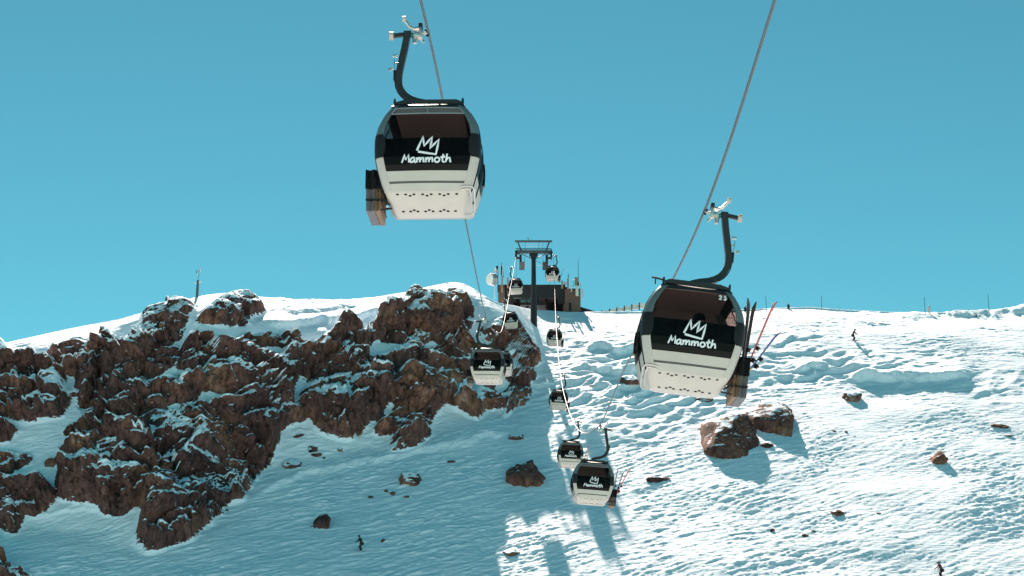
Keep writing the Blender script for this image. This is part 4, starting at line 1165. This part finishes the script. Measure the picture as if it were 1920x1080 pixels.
# ------------------------------------------------------------------ people
def person(loc, jacket, trousers, label, pose='stand', face=0.0, skis=False, scale=1.0):
    """skin-modifier figure; face = heading (0 looks at the camera)"""
    t = empty('person', loc, (0, 0, R(face))); t.scale = (scale,) * 3
    tag(t, label, 'person')
    if pose == 'ski':
        J = dict(pelvis=(0, .10, .86), spine=(0, .02, 1.08), chest=(0, -.12, 1.28), neck=(0, -.20, 1.42), head=(0, -.26, 1.54), top=(0, -.28, 1.66),
                 sl=(-.19, -.14, 1.34), el=(-.32, -.26, 1.10), wl=(-.30, -.50, 1.02), sr=(.19, -.14, 1.34), er=(.32, -.26, 1.10), wr=(.30, -.50, 1.02),
                 hl=(-.10, .09, .82), kl=(-.12, -.14, .48), al=(-.12, .06, .10), fl=(-.12, -.12, .05), hr=(.10, .09, .82), kr=(.12, -.16, .50), ar=(.12, .02, .10), fr=(.12, -.16, .05))
    elif pose == 'sit':
        J = dict(pelvis=(0, .0, .0), spine=(0, .02, .22), chest=(0, .0, .46), neck=(0, -.02, .60), head=(0, -.05, .70), top=(0, -.06, .84),
                 sl=(-.21, 0, .50), el=(-.28, -.08, .24), wl=(-.18, -.28, .14), sr=(.21, 0, .50), er=(.28, -.08, .24), wr=(.18, -.28, .14),
                 hl=(-.10, -.04, .0), kl=(-.12, -.42, .04), al=(-.12, -.44, -.38), fl=(-.12, -.60, -.42), hr=(.10, -.04, .0), kr=(.12, -.42, .04), ar=(.12, -.44, -.38), fr=(.12, -.60, -.42))
    else:
        J = dict(pelvis=(0, 0, .92), spine=(0, .0, 1.12), chest=(0, -.01, 1.34), neck=(0, -.01, 1.49), head=(0, -.03, 1.60), top=(0, -.03, 1.74),
                 sl=(-.20, 0, 1.40), el=(-.27, .02, 1.14), wl=(-.25, -.06, .90), sr=(.20, 0, 1.40), er=(.27, .02, 1.14), wr=(.25, -.06, .90),
                 hl=(-.10, 0, .88), kl=(-.12, -.03, .48), al=(-.13, .02, .10), fl=(-.13, -.14, .05), hr=(.10, 0, .88), kr=(.12, -.03, .48), ar=(.13, .02, .10), fr=(.13, -.14, .05))
    rad = dict(pelvis=.16, spine=.15, chest=.17, neck=.07, head=.105, top=.07, sl=.09, el=.07, wl=.05, sr=.09, er=.07, wr=.05, hl=.11, kl=.085, al=.07, fl=.06, hr=.11, kr=.085, ar=.07, fr=.06)
    def skin(name, chain, edges, mat):
        me = bpy.data.meshes.new(name)
        idx = {k: i for i, k in enumerate(chain)}
        me.from_pydata([J[k] for k in chain], [(idx[a_], idx[c]) for a_, c in edges], [])
        o = bpy.data.objects.new(name, me); col.objects.link(o); o.parent = t
        md = o.modifiers.new('skin', 'SKIN'); md.use_smooth_shade = True
        if not me.skin_vertices: 
            bm = bmesh.new(); bm.from_mesh(me); bm.verts.layers.skin.verify(); bm.to_mesh(me); bm.free()
        for i, k in enumerate(chain): me.skin_vertices[0].data[i].radius = (rad[k], rad[k] * .85)
        me.skin_vertices[0].data[0].use_root = True
        o.modifiers.new('smooth', 'SUBSURF').levels = 1; o.modifiers['smooth'].render_levels = 1
        me.materials.append(mat)
        return o
    body = skin('body', list(J), [('pelvis', 'spine'), ('spine', 'chest'), ('chest', 'neck'), ('neck', 'head'), ('head', 'top'), ('chest', 'sl'), ('sl', 'el'), ('el', 'wl'), ('chest', 'sr'), ('sr', 'er'), ('er', 'wr'),
                                  ('pelvis', 'hl'), ('hl', 'kl'), ('kl', 'al'), ('al', 'fl'), ('pelvis', 'hr'), ('hr', 'kr'), ('kr', 'ar'), ('ar', 'fr')], jacket)
    hd = Vector(J['head'])
    MB().add(*ball(hd + Vector((0, -.045, -.01)), (.082, .085, .11))).build('face', M_SKIN, t)
    MB().add(*ball(hd + Vector((0, .02, .055)), (.135, .15, .13))).build('helmet', M_BLACK, t)
    MB().box(hd + Vector((0, -.125, .03)), (.17, .04, .075), bev=.015).build('goggles', M_FILM, t)
    if trousers is not jacket:
        rad2 = dict(rad)
        for k in ('pelvis', 'hl', 'kl', 'al', 'hr', 'kr', 'ar'): rad[k] = rad2[k] * 1.12
        skin('trousers', ['pelvis', 'hl', 'kl', 'al', 'hr', 'kr', 'ar'], [('pelvis', 'hl'), ('hl', 'kl'), ('kl', 'al'), ('pelvis', 'hr'), ('hr', 'kr'), ('kr', 'ar')], trousers)
    for k in ('wl', 'wr'):
        w_ = Vector(J[k])
        hb = MB().add(*ball(w_ + Vector((0, -.03, -.04)), (.045, .05, .06)))
        for q in range(4): hb.tube([w_ + Vector((-.03 + .02 * q, -.04, -.07)), w_ + Vector((-.03 + .02 * q, -.07, -.11)), w_ + Vector((-.03 + .02 * q, -.04, -.135 + .01 * abs(q - 1)))], .012, 5)
        hb.tube([w_ + Vector((.04 if k == 'wl' else -.04, -.03, -.04)), w_ + Vector((.065 if k == 'wl' else -.065, -.06, -.08))], .014, 5)
        hb.build('glove', M_BLACK, t)
    if skis:
        for x in (-.12, .12):
            vs = [(x + sx * .045, y, z + dz) for y, z in ((.75, .02), (-.75, .02), (-.92, .09)) for sx in (-1, 1) for dz in (0, .02)]
            fs = [(0, 1, 5, 4), (2, 6, 7, 3), (0, 4, 6, 2), (1, 3, 7, 5), (4, 5, 9, 8), (6, 10, 11, 7), (4, 8, 10, 6), (5, 7, 11, 9), (0, 2, 3, 1), (8, 9, 11, 10)]
            MB().add(vs, fs).build('ski', M_SKIG, t)
        for k, sx in (('wl', -1), ('wr', 1)):
            w_ = Vector(J[k]) + Vector((0, -.05, -.06))
            MB().tube([w_ + Vector((0, -.02, .08)), w_ + Vector((sx * .08, .55, -.72))], .012, 5).build('ski_pole', M_SKIG, t)
    return t
def ball(c, r, n=10, m=7):
    vs = []; fs = []
    for j in range(m + 1):
        a_ = math.pi * j / m
        for i in range(n):
            b_ = 2 * math.pi * i / n
            vs.append(Vector(c) + Vector((r[0] * math.sin(a_) * math.cos(b_), r[1] * math.sin(a_) * math.sin(b_), r[2] * math.cos(a_))))
    for j in range(m):
        for i in range(n): fs.append((j * n + i, j * n + (i + 1) % n, (j + 1) * n + (i + 1) % n, (j + 1) * n + i))
    return vs, fs
person(ground(1601, 637), M_JACKR, M_PANTS, 'skier in dark red jacket leaning forward on the sunlit upper slope', 'ski', 60, True)
person(ground(678, 1031), M_JACKD, M_PANTS, 'skier in black crossing the shaded snow below the cliff', 'ski', -55, True, .95)
person(ground(1764, 1081) + Vector((0, 0, -.1)), M_JACKR, M_PANTS, 'skier in dark red at the bottom right, partly cut by the frame', 'ski', -70, True, 1.0)
for px, py, jk, tr, lab, sc_ in [(1480.5, 578, M_JACKD, M_PANTS, 'person in black standing on the crest left of the thin stake', .7),
                            (1747, 588, M_JACKW, M_JACKW, 'pale-clad person standing on the crest right of a stake', .85),
                            (1398, 584, M_JACKD, M_PANTS, 'person in dark clothes on the crest beside cabin 25\'s upright skis', .75),
                            (1833, 594, M_JACKD, M_PANTS, 'person whose head just shows over the crest near the rightmost stake', .75)]:
    person(ground(px, py) + Vector((0, .5, -.1 if px != 1833 else -.6)), jk, tr, lab, 'stand', 20, False, sc_)
pm = c25.matrix_world @ Vector((.28, .12, .60))
pp = person(pm, M_JACKR, M_PANTS, 'passenger in red jacket and black helmet sitting inside cabin 25', 'sit', 10)

# ------------------------------------------------------------------ boulders on the snow
def boulder(px, py, w, h_, label, seed, mat=None, flat=.8, tilt=0, emb=.34, sub=4, grp='boulders lying on the snow slope', push=0.0):
    g = ground(px, py + h_ * .42)
    k = F / (g.y * CP + g.z * SP)
    rx, rz = w / 2 / k, h_ / 2 / k / .93
    bm = bmesh.new(); bmesh.ops.create_icosphere(bm, subdivisions=sub, radius=1)
    co = np.array([v.co[:] for v in bm.verts])
    rng = np.random.RandomState(seed)
    # planes cut the ball into a faceted block
    r = np.full(len(co), .98)
    for _ in range(22):
        n_ = rng.normal(size=3); n_ /= np.linalg.norm(n_)
        d = co @ n_
        lim = rng.uniform(.55, .95)
        r = np.where(d > .05, np.minimum(r, lim / np.maximum(d, .05)), r)
    p = co * r[:, None]
    q = p * 2.3 + seed
    p += co * (.10 * fbm(q[:, 0] + q[:, 2] * .7, q[:, 1] - q[:, 2] * .5, seed, 3) + .08 * perlin(q[:, 0] * 3.1, q[:, 2] * 3.3 + q[:, 1], seed + 4))[:, None]
    ca, sa = math.cos(R(tilt)), math.sin(R(tilt))
    p = p * np.array([rx * 1.08, 1.9 * rz * flat, .58 * rz])
    p = np.stack([p[:, 0] * ca - p[:, 2] * sa, p[:, 1], p[:, 0] * sa + p[:, 2] * ca], -1)
    for v_, c in zip(bm.verts, p): v_.co = c
    for f in bm.faces: f.smooth = True
    for e in bm.edges:
        if e.calc_face_angle(0) > R(28): e.smooth = False
    me = bpy.data.meshes.new('boulder'); bm.to_mesh(me); bm.free(); me.materials.append(mat or M_BOULDER)
    o = bpy.data.objects.new('boulder', me); col.objects.link(o)
    o.rotation_euler = (S + R(8), 0, 0)
    o.location = g + Vector((0, TS[0], TS[1])) * (.9 * rz * flat) + Vector((0, NS[0], NS[1])) * (.58 * rz * (.42 - emb))
    tag(o, label, 'boulder', grp)
    return o
BO = [
    (1372, 796, 108, 116, 'big brown boulder, left one of the snow-dusted pair on the sunlit slope', 44, M_MID, 1.0, 8, .36),
    (1450, 764, 128, 100, 'big snow-streaked boulder, right one of the pair on the sunlit slope', 51, M_MID, .9, 12, .36),
    (1440, 830, 26, 14, 'small rock at the foot of the snow-dusted boulder pair', 21, M_BARE, .8, 0),
    (988, 876, 76, 72, 'broad brown boulder in the shade left of the two lowest cabins', 5, M_BARE, .8, -8),
    (968, 814, 36, 18, 'small snow-capped rock in the shade above the broad brown boulder', 6, M_BOULDER, .8, 0),
    (770, 890, 52, 36, 'cracked low rock in the middle of the shaded snow', 7, M_BOULDER, .8, -6),
    (606, 973, 38, 32, 'small brown rock in the shade left of the black-clad skier', 9, M_BARE, .8, 20),
    (590, 985, 12, 6, 'tiny rock just below the small brown rock near the skier', 10, M_BARE, .8, 0),
    (718, 1011, 12, 8, 'tiny rock just right of the skier in the shade', 11, M_BARE, .8, 20),
    (961, 1029, 40, 24, 'grey-brown rock on the lower tip of the cliff shadow', 12, M_BOULDER, .8, 0),
    (1231, 894, 50, 18, 'flat grey rock on the sunlit snow right of the lowest cabin', 13, M_BARE, .8, 0),
    (1571, 958, 30, 16, 'smooth brown rock on the lower sunlit snow', 14, M_BARE, .8, 0),
    (1649, 959, 10, 5, 'tiny rock right of the smooth brown rock', 15, M_BARE, .8, 0),
    (1448, 990, 11, 9, 'tiny brown stone near the bottom of the sunlit snow', 16, M_BARE, .8, 0),
    (1511, 1000, 16, 9, 'small orange-brown stone near the bottom of the sunlit snow', 17, M_BARE, .8, -10),
    (1530, 993, 14, 5, 'thin dark stone beside the orange-brown stone', 18, M_BARE, .8, -14),
    (1764, 852, 40, 34, 'jagged reddish rock on the right of the sunlit slope', 19, M_BARE, .7, 30),
    (1878, 794, 38, 12, 'flat dark red rock near the right edge of the slope', 20, M_BARE, .8, 0),
    (1890, 813, 26, 6, 'thin pale rock just under the flat dark red rock', 22, M_BOULDER, .8, 0),
    (1602, 736, 40, 32, 'snow-topped round rock below the cornice', 23, M_BOULDER, .8, 0),
    (1566, 805, 8, 6, 'left one of two tiny stones right of the boulder pair', 24, M_BARE, .8, 0),
    (1587, 806, 7, 6, 'right one of two tiny stones right of the boulder pair', 25, M_BARE, .8, 0),
    (1182, 704, 44, 28, 'brown rock showing just left of cabin 25', 26, M_BOULDER, .8, 0),
    (1322, 744, 46, 12, 'dark rock showing just under cabin 25', 27, M_BOULDER, .8, 0),
    (1108, 720, 10, 5, 'tiny rock among the wind scoops below the station', 28, M_BARE, .8, 0),
    (845, 862, 16, 7, 'tiny flat rocks in the shade below the cliff\'s right end', 29, M_BARE, .8, 0),
    (695, 928, 14, 8, 'small stone left of a scatter in the shaded snow', 30, M_BARE, .8, -20),
    (735, 922, 16, 9, 'small stone in the middle of the scatter in shaded snow', 31, M_BARE, .8, 10),
    (765, 928, 22, 6, 'thin stone right of the scatter in shaded snow', 32, M_BARE, .8, -15),
    (725, 917, 10, 6, 'tiny stone just above the middle of the scatter', 33, M_BARE, .8, 0),
    (558, 812, 24, 14, 'round rock in the snow under the middle of the cliff', 34, M_BOULDER, .8, 0),
    (586, 836, 30, 20, 'snow-dusted rock under the cliff, right of the round rock', 35, M_BOULDER, .8, -10),
    (548, 862, 46, 26, 'ragged dark rock at the toe of the cliff\'s middle', 36, M_BOULDER, .8, -14),
    (592, 846, 26, 12, 'low dark rock beside the ragged toe rock', 37, M_BOULDER, .8, -8),
    (640, 840, 14, 10, 'small rock alone in the snow below the cliff\'s overhang', 38, M_BOULDER, .8, -25),
    (672, 802, 22, 22, 'small upright rock at the cliff\'s lower middle edge', 39, M_BARE, .8, 20),
    (728, 790, 46, 24, 'pale tan slab leaning at the cliff\'s foot left of the right buttress', 40, M_BARE, .8, -22),
    (608, 856, 9, 5, 'tiny rock beside the low dark rock at the cliff\'s toe', 41, M_BARE, .8, 0),
    (425, 953, 8, 5, 'tiny stone right of the cliff\'s lowest buttress', 42, M_BARE, .8, 0),
    (658, 592, 14, 8, 'small rock in the snow cap above the cliff', 43, M_BARE, .8, 0)]
for a_ in BO: boulder(*a_)
